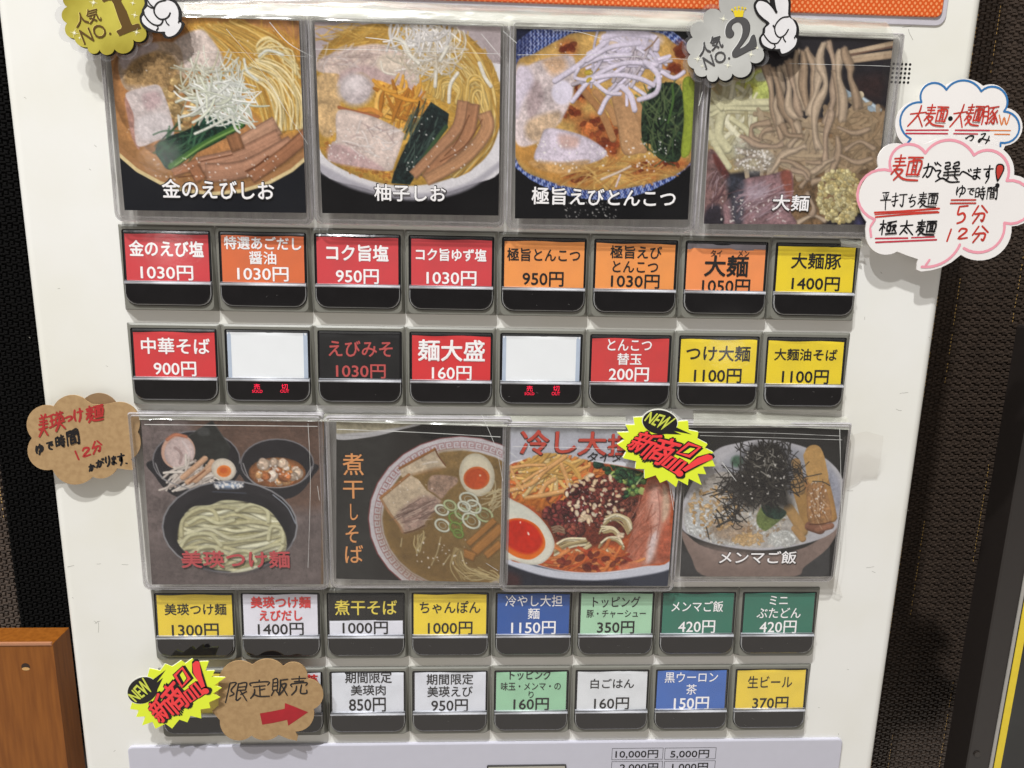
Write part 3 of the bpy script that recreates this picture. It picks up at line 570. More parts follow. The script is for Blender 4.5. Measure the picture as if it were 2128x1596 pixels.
def p5():
    c=Canvas((0,800,3.04),QUADS[4],(104,92,88),seed=55)
    c.poly([(880,180),(2080,180),(2080,1300),(880,1300)],(108,96,94),smooth=False,amp=.35,w=(.6,.8,1,1.2)); c.poly([(1300,180),(2080,180),(2080,760),(1500,700),(1250,350)],(92,66,52),a=.75,amp=.3,soft=40); c.poly([(900,1040),(2080,900),(2080,1300),(900,1300)],(92,82,80),a=.6,soft=40)
    def bowl(x,y,rx,ry,d,fl):
        c.poly([(x-rx,y),(x-rx*.93,y+d*.6),(x-rx*.55,y+d*1.25),(x,y+d*1.45),(x+rx*.55,y+d*1.25),(x+rx*.93,y+d*.6),(x+rx,y)],(30,30,34),amp=.2)
        c.ell(x,y,rx,ry,(120,118,122),amp=.1); c.ell(x,y,rx-8,ry-8,(30,29,33),amp=.3); 
    bowl(1245,480,280,190,175,0); bowl(1755,500,232,158,160,0)
    c.poly([(1190,330),(1345,228),(1462,400),(1440,480),(1300,600),(1180,540)],(36,38,36),smooth=False,amp=.4); c.line([(1190,330),(1345,228),(1462,400)],5,(70,72,70),smooth=False); c.ell(1290,300,40,28,(90,92,92),a=.5,soft=8)
    c.ell(1130,425,108,112,(202,160,140),rot=20,amp=.1); c.ell(1138,432,96,100,(206,184,180),rot=20,amp=.2,edge=(20,.9)); c.line([(1060,350),(1110,318),(1180,330)],22,(190,110,76),a=.8); c.line([(1110,400),(1150,440),(1140,500)],16,(150,124,120),a=.6); c.line([(1160,360),(1200,430),(1180,500)],16,(226,212,210),a=.7)
    c.fan(40,(1200,580,160,60),160,15,[(206,194,184),(226,216,206),(176,160,150)],-15,35,.5,shade=.5)
    for p in ([(1160,590),(1230,530),(1300,470)],[(1190,620),(1290,560),(1345,490)],[(1240,610),(1300,560),(1340,530)]): c.line(p,38,(204,160,126),hl=.08); 
    c.line([(1200,625),(1300,545)],10,(140,90,60))
    c.ell(1418,540,80,70,(226,214,196),rot=25,amp=.08,edge=(20,.85)); c.ell(1420,550,46,38,(222,120,50),amp=.1,edge=(12,1.15)); c.ell(1418,545,24,18,(206,90,34),amp=.1,soft=6)
    c.ell(1755,560,180,98,(146,92,54),amp=.3,edge=(20,.7)); c.lumps(46,(1760,565,150,72),34,[(208,156,104),(216,190,166),(196,130,70),(224,206,190),(180,106,60)],.7); c.spec(24,(1760,560,140,60),5)
    c.line([(1540,500),(1600,620),(1750,655),(1900,620),(1975,520)],7,(150,148,150)); c.line([(985,500),(1040,600),(1200,660)],7,(150,148,150))
    c.ell(1455,900,430,292,(136,136,140),amp=.1); c.ell(1455,900,420,282,(34,33,37),amp=.3); c.ell(1460,930,380,250,(24,24,28),amp=.3,soft=14)
    c.poly([(1140,1010),(1400,1200),(1700,1150),(1850,1000),(1800,1060),(1650,1160),(1450,1200),(1250,1150)],(60,58,62),a=.7,soft=10)
    c.ell(1450,640,90,20,(150,170,200),a=.9,soft=12); c.spec(30,(1450,640,90,18),6); c.line([(1730,700),(1820,780),(1870,880)],8,(190,200,214),a=.7); c.line([(1350,680),(1560,690)],10,(70,76,90),a=.7)
    c.poly([(1135,1000),(1150,860),(1240,780),(1340,770),(1420,740),(1560,750),(1700,810),(1800,930),(1800,1040),(1700,1110),(1560,1170),(1400,1170),(1250,1100)],(158,152,110),amp=.3,soft=5)
    c.setclip([(1128,1000),(1140,870),(1220,780),(1330,765),(1420,735),(1560,745),(1690,790),(1770,880),(1810,980),(1800,1060),(1700,1120),(1560,1180),(1400,1180),(1250,1110)],3)
    NC=[(208,204,164),(218,214,178),(196,190,148),(226,224,194)]
    c.bundle([(1120,1120),(1300,1180),(1500,1190),(1820,1100)],[(1200,780),(1380,740),(1560,740),(1760,830)],30,27,NC,10,12,shade=.42,hl=.03)
    c.bundle([(1130,1000),(1300,930),(1500,960),(1800,900)],[(1150,1080),(1350,1040),(1550,1090),(1820,1020)],12,27,NC,12,14,shade=.42,hl=.03)
    for P in ([(1150,960),(1160,860),(1260,790),(1350,800),(1380,860)],[(1140,1040),(1200,960),(1330,950),(1400,1020)],[(1500,800),(1600,760),(1690,800),(1700,870)],[(1640,1100),(1740,1080),(1800,1000),(1780,930)],[(1240,1110),(1260,1040),(1360,1030),(1400,1090)],[(1420,1130),(1480,1060),(1580,1060),(1620,1120)],[(1700,980),(1720,900),(1790,920),(1790,1000)],[(1200,880),(1280,840),(1380,880),(1480,860)]):
        c.line([(x+6,y+9) for x,y in P],27,(130,122,84),shade=0,a=.5,soft=3); c.line(P,26,NC[int(P[0][0])%4],shade=.42,hl=.03)
    c.setclip()
    c.poly([(2040,180),(2080,180),(2080,1300),(2030,1300)],(110,84,56),smooth=False,a=.7,soft=4)
    c.poly([(880,180),(2080,180),(2080,1300),(880,1300)],(150,140,140),smooth=False,a=.1,amp=0)  # milky haze of the sleeve painted into the print
    return c.out()
def p6():
    c=Canvas((660,850,4.0925),QUADS[5],(40,38,36),seed=66)
    c.poly([(380,100),(700,100),(520,700),(480,1500),(150,1500),(150,250)],(48,47,45),smooth=False,amp=.2,soft=40); c.poly([(800,150),(1610,150),(1610,400),(900,250)],(20,19,19),smooth=False,a=.9,soft=10)
    c.poly([(150,90),(860,120),(700,180),(450,240),(150,255)],(176,174,176),amp=.08); c.poly([(150,90),(800,120),(560,180),(300,205),(150,205)],(158,150,128),amp=.25,soft=5)
    c.ell(1220,930,790,700,(120,60,60),amp=.05); c.ell(1222,930,782,692,(196,190,194),amp=.07); 
    for k in range(46):
        t=math.radians(115+k*5.05); 
        if t>math.radians(335): break
        cx,cy=1225+715*math.cos(t),930+625*math.sin(t); tx,ty=-math.sin(t),math.cos(t); nx,ny=math.cos(t),math.sin(t)
        def q(a,b): return (cx+tx*a+nx*b,cy+ty*a+ny*b)
        c.line([q(-26,-26),q(-26,28),q(26,28),q(26,-10),q(-4,-10),q(-4,8),q(10,8)],6,(140,84,84),smooth=False,shade=0,a=.85); c.line([q(-26,-28),q(30,-28)],5,(140,84,84),smooth=False,shade=0,a=.8)
    c.ell(1225,935,672,580,(124,98,58),amp=.22,edge=(70,1.12),soft=4); c.poly([(560,900),(800,860),(1100,1100),(1550,1300),(1500,1500),(900,1480),(650,1250)],(114,88,50),a=.6,amp=.2,soft=60)
    c.poly([(1040,360),(1300,365),(1250,480),(1100,520),(1060,450)],(136,108,66),a=.8,amp=.3,soft=16)
    c.poly([(700,505),(1000,342),(1025,370),(1050,430),(1098,500),(960,530),(800,570),(720,580)],(188,170,146),smooth=False,amp=.25,soft=3); c.line([(700,505),(1000,342)],22,(146,96,54),smooth=False); c.line([(1005,345),(1030,400),(1090,480)],12,(110,70,46)); c.poly([(800,560),(1000,500),(1090,505),(960,545)],(146,110,70),a=.8,soft=10); c.line([(900,470),(960,455),(1020,450)],18,(226,214,200),a=.7)
    c.poly([(960,580),(1040,560),(1180,580),(1190,630),(1120,690),(1060,760),(1000,720),(940,680)],(156,128,110),amp=.4,soft=4)
    c.poly([(538,750),(780,555),(860,600),(930,690),(1055,780),(1000,850),(920,960),(900,1000),(740,1060),(680,960),(600,880)],(192,172,146),smooth=False,amp=.2,soft=3)
    c.line([(538,755),(780,558)],26,(160,112,70),smooth=False); c.line([(545,770),(610,880),(690,980),(730,1050)],24,(164,120,80),a=.8)
    c.poly([(690,880),(900,740),(1050,785),(930,940),(900,1000),(740,1050),(720,980)],(150,122,112),a=.85,amp=.4,soft=18); c.fan(38,(850,870,140,90),170,8,[(200,176,160),(110,84,76)],-22,8,.2,a=.65); c.line([(740,1055),(830,1030),(910,990)],12,(96,64,44))
    c.ell(1358,560,150,185,(212,202,178),rot=-14,amp=.08,edge=(40,.86)); c.ell(1355,588,112,98,(196,96,42),rot=-5,amp=.12); c.ell(1352,590,96,84,(184,72,32),rot=-5,amp=.15,soft=6); c.ell(1385,565,8,8,(240,210,180))
    for x,y,r,cl in ((1290,770,75,0),(1060,860,55,0),(1180,930,58,2),(1230,890,55,1),(1310,950,72,0),(1420,900,70,1),(1065,990,60,0),(1180,1010,50,2),(1330,830,60,0),(1130,820,50,1),(1200,1060,40,2),(1250,830,50,0)):
        col=[(206,208,190),(172,182,136),(116,138,66)][cl]; t=np.linspace(0,6.4,14); a=c.rng.random()*3
        P=[(x+r*math.cos(k),y+r*(.7+.2*math.sin(a))*math.sin(k+.3)) for k in t]
        c.line(P,24,np.array(col)*.6,a=.5); c.line(P,18,col,hl=.05,shade=.4); c.line([(px*.5+x*.5,py*.5+y*.5) for px,py in P],9,np.array(col)*.85,shade=.4,a=.7)
    for p,w in (([(1280,1150),(1380,1060),(1510,940)],54),([(1330,1220),(1450,1110),(1570,1000)],84),([(1430,1250),(1560,1140)],64),([(1240,1220),(1340,1260)],74)): c.strip(p,w,w*1.05,(162,110,56))
    c.bundle([(840,1080),(830,1160),(850,1230)],[(920,1040),(900,1120),(870,1210)],7,10,[(186,166,118)],7,3,a=.85,shade=.3); c.bundle([(1180,1180),(1125,1320),(1200,1460)],[(1240,1210),(1290,1350),(1540,1440)],18,10,[(190,168,118),(206,186,140),(160,136,88)],9,4,a=.85,shade=.3); c.fan(14,(1430,1420,110,40),200,9,[(196,176,126)],10,20,.8,a=.8); c.fan(16,(1530,760,60,60),200,12,[(196,180,140)],-30,20,.6,a=.8)
    for p in ([(1050,1090),(1020,1220),(970,1330)],[(720,1100),(710,1170)],[(850,1200),(920,1090)],[(1130,1240),(1070,1330)]): c.line(p,12,(190,172,130),a=.8)
    c.spec(26,(1050,1230,220,120),5); c.spec(14,(800,700,180,100),4)
    c.poly([(140,80),(1620,80),(1620,1500),(140,1500)],(150,145,140),smooth=False,a=.05,amp=0)  # faint sleeve haze painted over the print colours
    return c.out()
def p7():
    c=Canvas((1030,850,4.092),QUADS[6],(52,56,70),seed=77)
    c.poly([(60,1250),(400,1400),(800,1440),(1100,1500),(60,1520)],(30,32,44),a=.9,amp=.3,soft=20); c.poly([(60,1380),(200,1420),(200,1520),(60,1520)],(66,34,34),a=.8,soft=20)
    c.poly([(60,120),(1560,120),(1560,520),(60,520)],(186,186,196),smooth=False,amp=.06); c.poly([(60,120),(1560,120),(1560,230),(60,230)],(158,160,164),smooth=False,a=.6,soft=30)
    c.poly([(60,560),(300,420),(800,440),(1500,560),(1520,1270),(1100,1380),(700,1400),(350,1330),(60,1230)],(226,226,234),amp=.03); c.poly([(60,1230),(350,1340),(750,1400),(1150,1370),(1500,1270),(1470,1370),(1100,1440),(760,1460),(400,1420),(60,1300)],(206,208,220),amp=.03,soft=6)
    c.poly([(80,560),(300,440),(800,450),(1300,540),(1500,700),(1500,1260),(1250,1340),(900,1390),(600,1380),(340,1320),(80,1220)],(176,84,44),amp=.35,soft=3)
    c.poly([(300,620),(900,560),(1250,640),(1150,1050),(600,1180),(400,900)],(96,42,30),amp=.6,soft=20)
    c.setclip([(60,560),(160,470),(400,380),(620,390),(800,440),(1100,500),(1330,570),(1500,700),(1500,1250),(1250,1335),(900,1385),(600,1370),(340,1310),(60,1220)])
    c.fan(80,(430,600,330,130),380,32,[(220,140,70),(206,110,54),(228,168,96),(190,84,44),(214,126,60)],-28,28,.8,shade=.55,hl=.05)
    c.fan(40,(400,500,260,70),320,32,[(226,184,110),(214,166,90),(232,200,140)],-30,45,.9,shade=.5,hl=.05)
    for p,w in (([(100,700),(300,640),(430,520),(590,410)],44),([(130,490),(170,600),(230,680)],26),([(560,470),(600,580),(630,680)],34),([(380,720),(430,640),(500,600)],44),([(270,760),(480,720),(660,670),(800,560)],46),([(150,500),(280,480),(420,480)],30),([(240,620),(330,560),(430,500)],30)): c.line(p,w,(226,170,108),shade=.5,hl=.08)
    c.poly([(170,780),(400,760),(480,850),(400,870),(300,830)],(190,110,44),a=.8,amp=.4,soft=8)
    c.lumps(30,(1040,520,160,50),26,[(46,84,50),(70,110,60),(30,60,40)],.5); c.lumps(95,(1130,600,150,140),30,[(48,88,54),(34,66,44),(96,130,66),(60,104,60),(150,170,90)],.5); c.lumps(6,(870,480,20,20),34,[(30,60,44)],.6)
    c.line([(1280,540),(1230,600),(1200,640)],14,(180,200,140)); c.ell(1250,700,36,30,(176,190,110))
    c.lumps(300,(830,770,230,170),27,[(118,48,44),(96,36,34),(140,66,54),(84,30,30)],.45); c.lumps(110,(950,700,150,110),26,[(130,62,52),(108,48,42)],.5); c.lumps(140,(620,900,200,110),26,[(120,44,46),(96,34,36),(136,62,56)],.45); c.lumps(70,(1120,850,120,70),26,[(128,70,56),(100,50,42)],.5); c.lumps(60,(640,1040,120,60),25,[(120,52,44),(140,70,56)],.5); c.lumps(22,(900,920,70,70),34,[(120,54,44)],.5)
    c.poly([(1300,610),(1420,620),(1500,760),(1480,1000),(1480,1270),(1300,1330),(1060,1370),(1120,1180),(1200,900),(1250,740)],(176,106,84),amp=.3,soft=4)
    c.poly([(1330,660),(1400,680),(1420,860),(1400,1060),(1350,1260),(1260,1330),(1290,1180),(1330,1000),(1300,820)],(206,160,146),a=.85,amp=.3,soft=18); c.poly([(1310,1100),(1380,1050),(1340,1250),(1290,1300)],(222,206,206),a=.8,soft=12); c.poly([(1430,640),(1480,760),(1470,900),(1420,960),(1420,800)],(214,190,166),a=.8,soft=10); c.poly([(1420,1040),(1490,990),(1480,1270),(1380,1260)],(166,84,60),a=.8,amp=.4,soft=10); c.line([(1380,700),(1400,900),(1370,1100)],7,(150,80,66),a=.6)
    c.fan(36,(1230,1000,110,260),160,9,[(206,140,120),(140,70,50)],-60,14,.4,a=.5)
    NC=[(206,188,144),(226,212,174),(184,162,116),(236,224,190)]
    c.bundle([(880,1060),(960,960),(1060,960),(1130,1060)],[(940,920),(1020,895),(1120,930),(1160,1010)],9,17,NC,5,3,shade=.5)
    c.bundle([(900,1000),(1000,1010),(1080,1080)],[(920,1060),(1000,1050),(1060,1110)],5,16,NC,5,3,shade=.5); c.bundle([(880,1180),(930,1120),(1020,1120),(1090,1190)],[(900,1140),(960,1090),(1050,1100),(1080,1150)],4,18,NC,4,2,shade=.5)
    c.bundle([(500,1240),(620,1180),(780,1150)],[(510,1170),(600,1110),(760,1110)],7,19,NC,5,3,shade=.5); c.bundle([(640,1230),(720,1210),(810,1160)],[(660,1210),(730,1190),(800,1150)],3,18,NC,4,2,shade=.5); c.bundle([(910,1190),(930,1240),(950,1270)],[(970,1190),(990,1230),(1000,1260)],5,16,NC,4,2,shade=.5)
    c.bundle([(480,1010),(530,1000),(580,1020)],[(490,1050),(540,1040),(590,1050)],4,14,[(150,124,100)],4,2)
    c.fan(60,(800,1310,380,60),260,30,[(206,104,50),(186,76,40),(220,130,70),(150,50,34),(226,150,90)],-8,25,.6,shade=.4,a=.85); c.dots(16,(800,1290,330,70),22,[(110,34,28),(90,30,26)],a=.7)
    c.poly([(1060,1330),(1200,1300),(1180,1370),(1060,1380)],(206,120,90),a=.8,soft=6)
    c.setclip()
    c.poly([(60,780),(180,790),(330,880),(440,1000),(500,1130),(480,1230),(400,1310),(300,1325),(160,1290),(60,1230)],(224,220,206),amp=.04,edge=(26,.88)); c.poly([(60,800),(200,820),(330,920),(420,1040),(300,960),(160,900),(60,900)],(206,208,196),a=.7,amp=.05,soft=16)
    c.poly([(60,980),(150,932),(260,940),(360,1000),(420,1110),(410,1200),(330,1270),(250,1280),(140,1240),(60,1150)],(226,110,24),amp=.06); c.poly([(60,1000),(150,945),(260,955),(350,1015),(400,1110),(370,1190),(280,1235),(160,1200),(60,1110)],(196,38,14),amp=.15,soft=10); c.ell(280,1060,7,16,(250,230,220),rot=-20); c.ell(212,965,5,9,(250,230,220),rot=20)
    c.dots(60,(850,760,260,210),13,[(226,196,160),(236,214,184)],asp=1.7)
    c.dots(12,(760,930,60,30),13,[(230,204,170)],asp=1.7); c.dots(8,(1060,1080,30,20),12,[(236,214,184)],asp=1.7); c.spec(50,(800,850,260,180),4); c.spec(30,(400,620,280,120),4)
    return c.out()
def p8():
    c=Canvas((1380,850,4.0925),QUADS[7],(38,37,36),seed=88)
    c.poly([(100,1150),(600,1430),(100,1440)],(64,64,66),smooth=False,a=.7,soft=30); c.poly([(1200,1250),(1440,1050),(1440,1440),(1150,1440)],(62,62,64),smooth=False,a=.8,soft=20); c.poly([(1420,900),(1600,100),(1600,1450),(1405,1450)],(16,16,17),smooth=False,a=.9,soft=3)
    c.poly([(150,1040),(350,1180),(800,1250),(1200,1180),(1480,1000),(1400,1180),(1200,1340),(1080,1430),(380,1430),(230,1260)],(134,114,106),amp=.12,soft=3,grad=(0,1,-.3)); c.poly([(300,1150),(900,1230),(1000,1300),(600,1330),(350,1260)],(150,130,122),a=.6,soft=30)
    c.poly([(150,1000),(170,780),(400,390),(640,290),(900,265),(1200,330),(1430,470),(1530,640),(1500,900),(1440,1050),(1200,1150),(850,1205),(500,1170),(250,1090)],(190,188,194),amp=.07,soft=3)
    c.poly([(560,420),(760,330),(1000,320),(1250,380),(1420,520),(1480,760),(1300,950),(700,900),(480,560)],(146,148,158),a=.8,amp=.1,soft=30); c.poly([(1360,480),(1480,600),(1510,800),(1470,950),(1420,800)],(158,160,176),a=.8,soft=16)
    c.poly([(170,960),(190,820),(330,620),(560,540),(1000,700),(1250,900),(1200,1120),(1050,1160),(800,1185),(500,1140),(250,1040)],(184,178,172),amp=.25,soft=6)
    c.dots(520,(600,950,420,200),10,[(206,206,204),(222,222,222),(190,182,172),(170,146,118),(200,190,176)],asp=2.1); c.dots(200,(1000,1110,110,60),10,[(226,228,226),(210,210,206)],asp=2.1); c.dots(170,(270,960,90,110),10,[(224,226,226),(206,206,204)],asp=2.1); c.dots(120,(560,1100,200,60),10,[(216,216,214),(200,196,190)],asp=2.1)
    c.poly([(420,960),(700,980),(760,1080),(560,1130),(430,1080)],(150,112,76),a=.5,amp=.7,soft=20); c.dots(120,(420,850,220,190),10,[(206,170,120),(190,150,100),(220,186,140)],asp=1.8); c.dots(70,(720,1110,140,50),11,[(210,172,120),(224,190,144)],asp=1.8)
    c.ell(620,450,50,50,(50,84,60),a=.8,amp=.5,soft=10)
    for p,w,cl in (([(1130,640),(1180,800),(1220,960)],110,(168,128,74)),([(1060,850),(1130,960),(1180,1050)],90,(176,138,86)),([(1270,380),(1290,500),(1310,640)],150,(184,142,84)),([(1240,620),(1290,780),(1330,960)],120,(164,116,70)),([(1360,620),(1400,780),(1430,930)],90,(180,134,78)),([(1110,1020),(1180,1110)],60,(180,140,90)),([(1240,1000),(1330,1030)],90,(130,84,64)),([(1310,1030),(1420,1000)],60,(150,100,76)),([(1120,460),(1150,600),(1160,700)],80,(156,122,80))): c.line(p,w,cl,hl=.04,shade=.35)
    c.poly([(1190,380),(1280,340),(1340,350),(1380,480),(1390,620),(1240,640),(1200,480)],(188,146,88),amp=.15); c.poly([(1230,650),(1350,640),(1400,760),(1420,960),(1240,970),(1215,800)],(172,126,82),amp=.35,edge=(16,.85)); c.fan(30,(1310,800,70,140),160,7,[(214,184,150),(130,88,56)],80,14,.4,a=.6); c.spec(40,(1310,780,70,150),5); c.line([(1235,985),(1330,985),(1420,965)],12,(100,60,40))
    c.poly([(800,880),(900,760),(970,830),(1040,890),(1000,940),(900,1020),(850,1040),(790,980)],(96,110,60),amp=.4,soft=4); c.poly([(830,800),(900,755),(960,830),(1040,880),(990,940),(900,930),(840,880)],(30,50,42),amp=.7)
    c.poly([(640,560),(680,400),(760,320),(900,300),(1040,360),(1070,520),(1060,700),(1080,830),(980,850),(850,780),(740,860),(600,740),(520,640)],(36,34,32),amp=.4,soft=30,a=.95)
    c.fan(430,(860,570,170,235),150,9,[(26,24,24),(40,38,36),(54,50,46),(18,17,18),(70,66,60)],80,60,1.2,shade=.2); c.fan(80,(620,700,160,170),170,7,[(28,26,26),(44,40,38)],50,60,1.0,shade=.1); c.fan(40,(1110,560,80,160),140,7,[(30,28,28),(44,40,38)],60,60,1.1,shade=.1); c.fan(24,(560,930,130,90),120,7,[(34,30,28)],60,50,.8,shade=.1); c.fan(40,(860,330,230,50),120,8,[(34,32,31)],80,45,1,shade=.1)
    for p,w in (([(950,195),(920,280),(860,370)],18),([(650,290),(650,430),(650,560)],12),([(720,420),(800,420)],12),([(1000,270),(1060,330),(1050,420)],11),([(1170,590),(1340,555)],9),([(1265,620),(1350,625),(1410,655)],9),([(450,1005),(560,950),(640,960)],20),([(360,1010),(385,1110)],10),([(330,740),(480,700),(600,700)],10)): c.line(p,w,(50,48,46),shade=.3,hl=.1)
    c.fan(16,(880,460,110,120),60,9,[(130,126,118),(160,156,148)],60,60,.4,a=.8); c.spec(40,(860,560,200,220),5)
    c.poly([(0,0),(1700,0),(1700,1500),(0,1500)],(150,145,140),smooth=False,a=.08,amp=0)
    return c.out()
PRINTS=[p1,p2,p3,p4,p5,p6,p7,p8]
# ---------------- materials ----------------
M_white=mat('white_paint',(235,234,230),.38,var=.015,vs=14,bump=.012,bs=500,col2=(228,226,216),mask=(.38,.7))
M_grey=pm('bezel_grey',(120,119,111),.42,var=.03,bump=.004,bs=2000)
M_black=pm('key_black',(30,29,31),.16,var=.1,spec=.6)
M_pad=mat('smoked_key',(27,25,26),.09,var=.1,vs=150,spec=.62,coat=.2)
M_rim=pm('clear_edge',(150,150,150),.12,spec=.9)
M_trim=mat('clear_bar',(232,234,242),.2,var=.2,vs=90,metal=.2,stretch=(1,1,6))
M_silver=pm('coin_panel',(196,195,207),.3,var=.01)
M_lav=pm('frame_plastic',(196,192,200),.35,var=.02)
M_pane=film('label_pane',haze=.012,rough=.09,gl=.9,bump=.02,bs=180)
M_pane2=film('card_pane',haze=.008,rough=.07,gl=.7,bump=.06,bs=40,hcol=(215,210,212),hs=25,hvar=(.3,.8))
M_border=film('sleeve_border',haze=.27,rough=.16,gl=1.,hcol=(168,164,162),tint=(.95,.945,.94),bump=.05,bs=90,streak=(6,1,.5),hs=40,hvar=(.2,.8))
M_edge=film('sleeve_edge',haze=.5,rough=.1,gl=1.5,hcol=(200,196,200),tint=(.88,.88,.9))
M_tape=film('clear_tape',haze=.30,rough=.2,gl=3.5,bump=.55,bs=70,hcol=(226,226,212),tint=(.93,.93,.9),hs=90,streak=(.35,1,1.3))
M_tape2=film('clear_tape_flat',haze=.02,rough=.2,gl=.6,bump=.08,bs=90,hcol=(150,144,136),tint=(.96,.95,.94),hs=60)
M_lam=film('laminate',haze=.12,rough=.05,gl=1.2,hcol=(210,208,212),tint=(.93,.93,.94),bump=.03,bs=60)
def flat(name,c,**k):
    k.setdefault('rough',.5); k.setdefault('var',.03); return mat(name,c,**k)
M_w=flat('white_ink',(255,252,253),var=.01); M_k=flat('black_ink',(20,17,19)); M_r=flat('red_ink',(226,62,60)); M_y=flat('yellow_ink',(236,214,84)); M_dr=flat('soft_red_ink',(196,84,82))
# ---------------- ticket machine ----------------
machine=thing('ticket_machine',0,120,0,'white free-standing ticket vending machine with four rows of picture-menu buttons','vending machine')
XE=200.2
r_=4.5; prof=[(-XE,250)]+[(-XE+r_-r_*math.cos(a),r_-r_*math.sin(a)) for a in np.linspace(0,math.pi/2,7)]
prof+=[(-x,z) for x,z in prof[::-1]]
V=[];F=[]
for Y in (-460,720):
    for x,z in prof: V.append((x,Y,-z))
n=len(prof)
for i in range(n-1): F.append((i,n+i,n+i+1,i+1))
V+=V[:2*n]; F+=[tuple(range(2*n,3*n)),tuple(range(3*n,4*n))]
cab=obj('cabinet',V,F,M_white,machine)
for p in cab.data.polygons: p.use_smooth=len(p.vertices)==4 and abs(p.normal.y)<.995
# orange header plate with printed dots
mo=mat('orange_dots',(212,88,30),.4,var=.02); t=mo.node_tree; b=t.nodes['Principled BSDF']; rp=[x for x in t.nodes if x.type=='VALTORGB'][0]
tcn=nd(t,'ShaderNodeTexCoord'); acc=None
for ox,oy in ((0,0),(.5,.5)):
    mp=nd(t,'ShaderNodeMapping'); mp.inputs['Scale'].default_value=(1/.0023,0,1/.0026); mp.inputs['Location'].default_value=(ox,0,oy); t.links.new(tcn.outputs['Object'],mp.inputs[0])
    fr=nd(t,'ShaderNodeVectorMath',operation='FRACTION'); t.links.new(mp.outputs[0],fr.inputs[0])
    sb=nd(t,'ShaderNodeVectorMath',operation='DISTANCE'); sb.inputs[1].default_value=(.5,0,.5); t.links.new(fr.outputs[0],sb.inputs[0])
    lt=nd(t,'ShaderNodeMapRange'); lt.inputs[1].default_value=.17; lt.inputs[2].default_value=.25; lt.inputs[3].default_value=1; lt.inputs[4].default_value=0; t.links.new(sb.outputs['Value'],lt.inputs[0])
    if acc is None: acc=lt
    else:
        mx_=nd(t,'ShaderNodeMath',operation='MAXIMUM'); t.links.new(acc.outputs[0],mx_.inputs[0]); t.links.new(lt.outputs[0],mx_.inputs[1]); acc=mx_
mc=nd(t,'ShaderNodeMixRGB'); mc.inputs[2].default_value=(*srgb((234,152,98)),1); t.links.new(acc.outputs[0],mc.inputs[0]); t.links.new(rp.outputs[0],mc.inputs[1]); t.links.new(mc.outputs[0],b.inputs['Base Color'])
V,F=plate(rr(-184.5,-300,184.6,-87.6,[3,3,4,4]),0,.5,.2); obj('header_frame',V,F,M_lav,machine)
V,F=plate(rr(-182.2,-298,182.3,-90.7,[2.5]*4),.5,1.2,.3); obj('header_plate',V,F,mo,machine)
# speaker holes
hp=[];k=0
for j in range(5):
    for i in range(5):
        x0,y0=Wz((1780,0,6.115),472+i*52.2-j*6.6,812+j*57.5+i*2)
        hp.append(([(x0+.56*math.cos(a),y0+.56*math.sin(a),.03) for a in np.linspace(0,6.283,12,endpoint=False)],[tuple(range(12))]))
V,F,_=join(hp); obj('speaker_grille',V,F,flat('hole_black',(8,7,7)),machine)
# scuffs and grime on the paint
rg=random.Random(5); sc=[]
def scuff(px,py,L,a,w=.16,bend=.3):
    x,y=W(px,py); P=[(x,y)]
    for i in range(4): a+=rg.uniform(-bend,bend); x+=L/4*math.cos(a); y+=L/4*math.sin(a); P.append((x,y))
    sc.append(ribbon(P,w,.02,caps=False))
for px,py,L,a in ((50,202,1,.3),(196,301,1.2,.6),(185,351,.9,.2),(140,1178,3.2,-.1),(201,1172,2,.4),(253,1173,3,0),(150,1241,.8,1),(195,1290,2,1),(203,1291,6,1.5),(197,1296,3,-.6),(236,1562,1.3,-.8),(1888,60,5,1.5),(1875,57,4,.1),(1800,1180,4,-.3),(1812,1187,2,.4),(1760,1020,3,-.2),(1862,850,3,.5),(1870,818,4,-.1),(1770,560,1,.2),(1830,565,1,.7),(1797,658,1.5,1.2),(1880,1060,2,.3),(1700,1470,1,.2),(1760,1390,1.2,.8),(1742,1524,1,1),(1930,700,1,.4),(1850,1290,1.5,1.2),(120,600,1,0),(60,700,.8,.7),(220,760,1,.3)):
    scuff(px,py,L,a)
V,F,_=join(sc); obj('scratch_marks',V,F,mat('scuff',(160,156,146),.6,var=.2,vs=400),machine,kind='stuff')
# lower coin panel
V,F=plate(rr(-177.4,250.9,180.7,470,[2.4,2.4,2,2]),0,1.6,.5); obj('coin_panel',V,F,M_silver,machine)
RW=(1200,1530,5.911); rl=[]
for x0,x1,y0,y1 in ((425,1049,148,286),(1073,1699,143,281),(419,1041,310,450),(1066,1688,305,445)):
    l=Wz(RW,x0,(y0+y1)/2,1.7)[0]; r2=Wz(RW,x1,(y0+y1)/2,1.7)[0]; t_=Wz(RW,(x0+x1)/2,y0,1.7)[1]; b_=Wz(RW,(x0+x1)/2,y1,1.7)[1]
    rl.append(ribbon([(l,t_),(r2,t_),(r2,b_),(l,b_)],.22,1.66,caps=False,closed=True)) if 0 else None
    for a_,b__ in (((l,t_),(r2,t_)),((r2,t_),(r2,b_)),((r2,b_),(l,b_)),((l,b_),(l,t_))): rl.append(ribbon([a_,b__],.2,1.66+.01*(a_[0]==b__[0]),caps=False))
V,F,_=join([x for x in rl if x]); obj('price_box_line',V,F,M_k,machine)
for s,x0,x1,y0,y1 in (('10,000円',468,990,172,270),('5,000円',1143,1616,170,268),('2,000円',522,990,334,432),('1,000円',1163,1602,330,428)):
    V,F=txbox(s,.012,RW,x0,x1,y0,y1,1.67); obj('lettering',V,F,M_k,machine)
x0,y0=W(1012,1591,2);x1,_=W(1177,1591,2)
V,F=plate(rr(x0,y0,x1,y0+30,.6,3),1.6,2.2,.2); sl=obj('bill_slot',V,F,flat('slot_frame',(60,58,58)),machine)
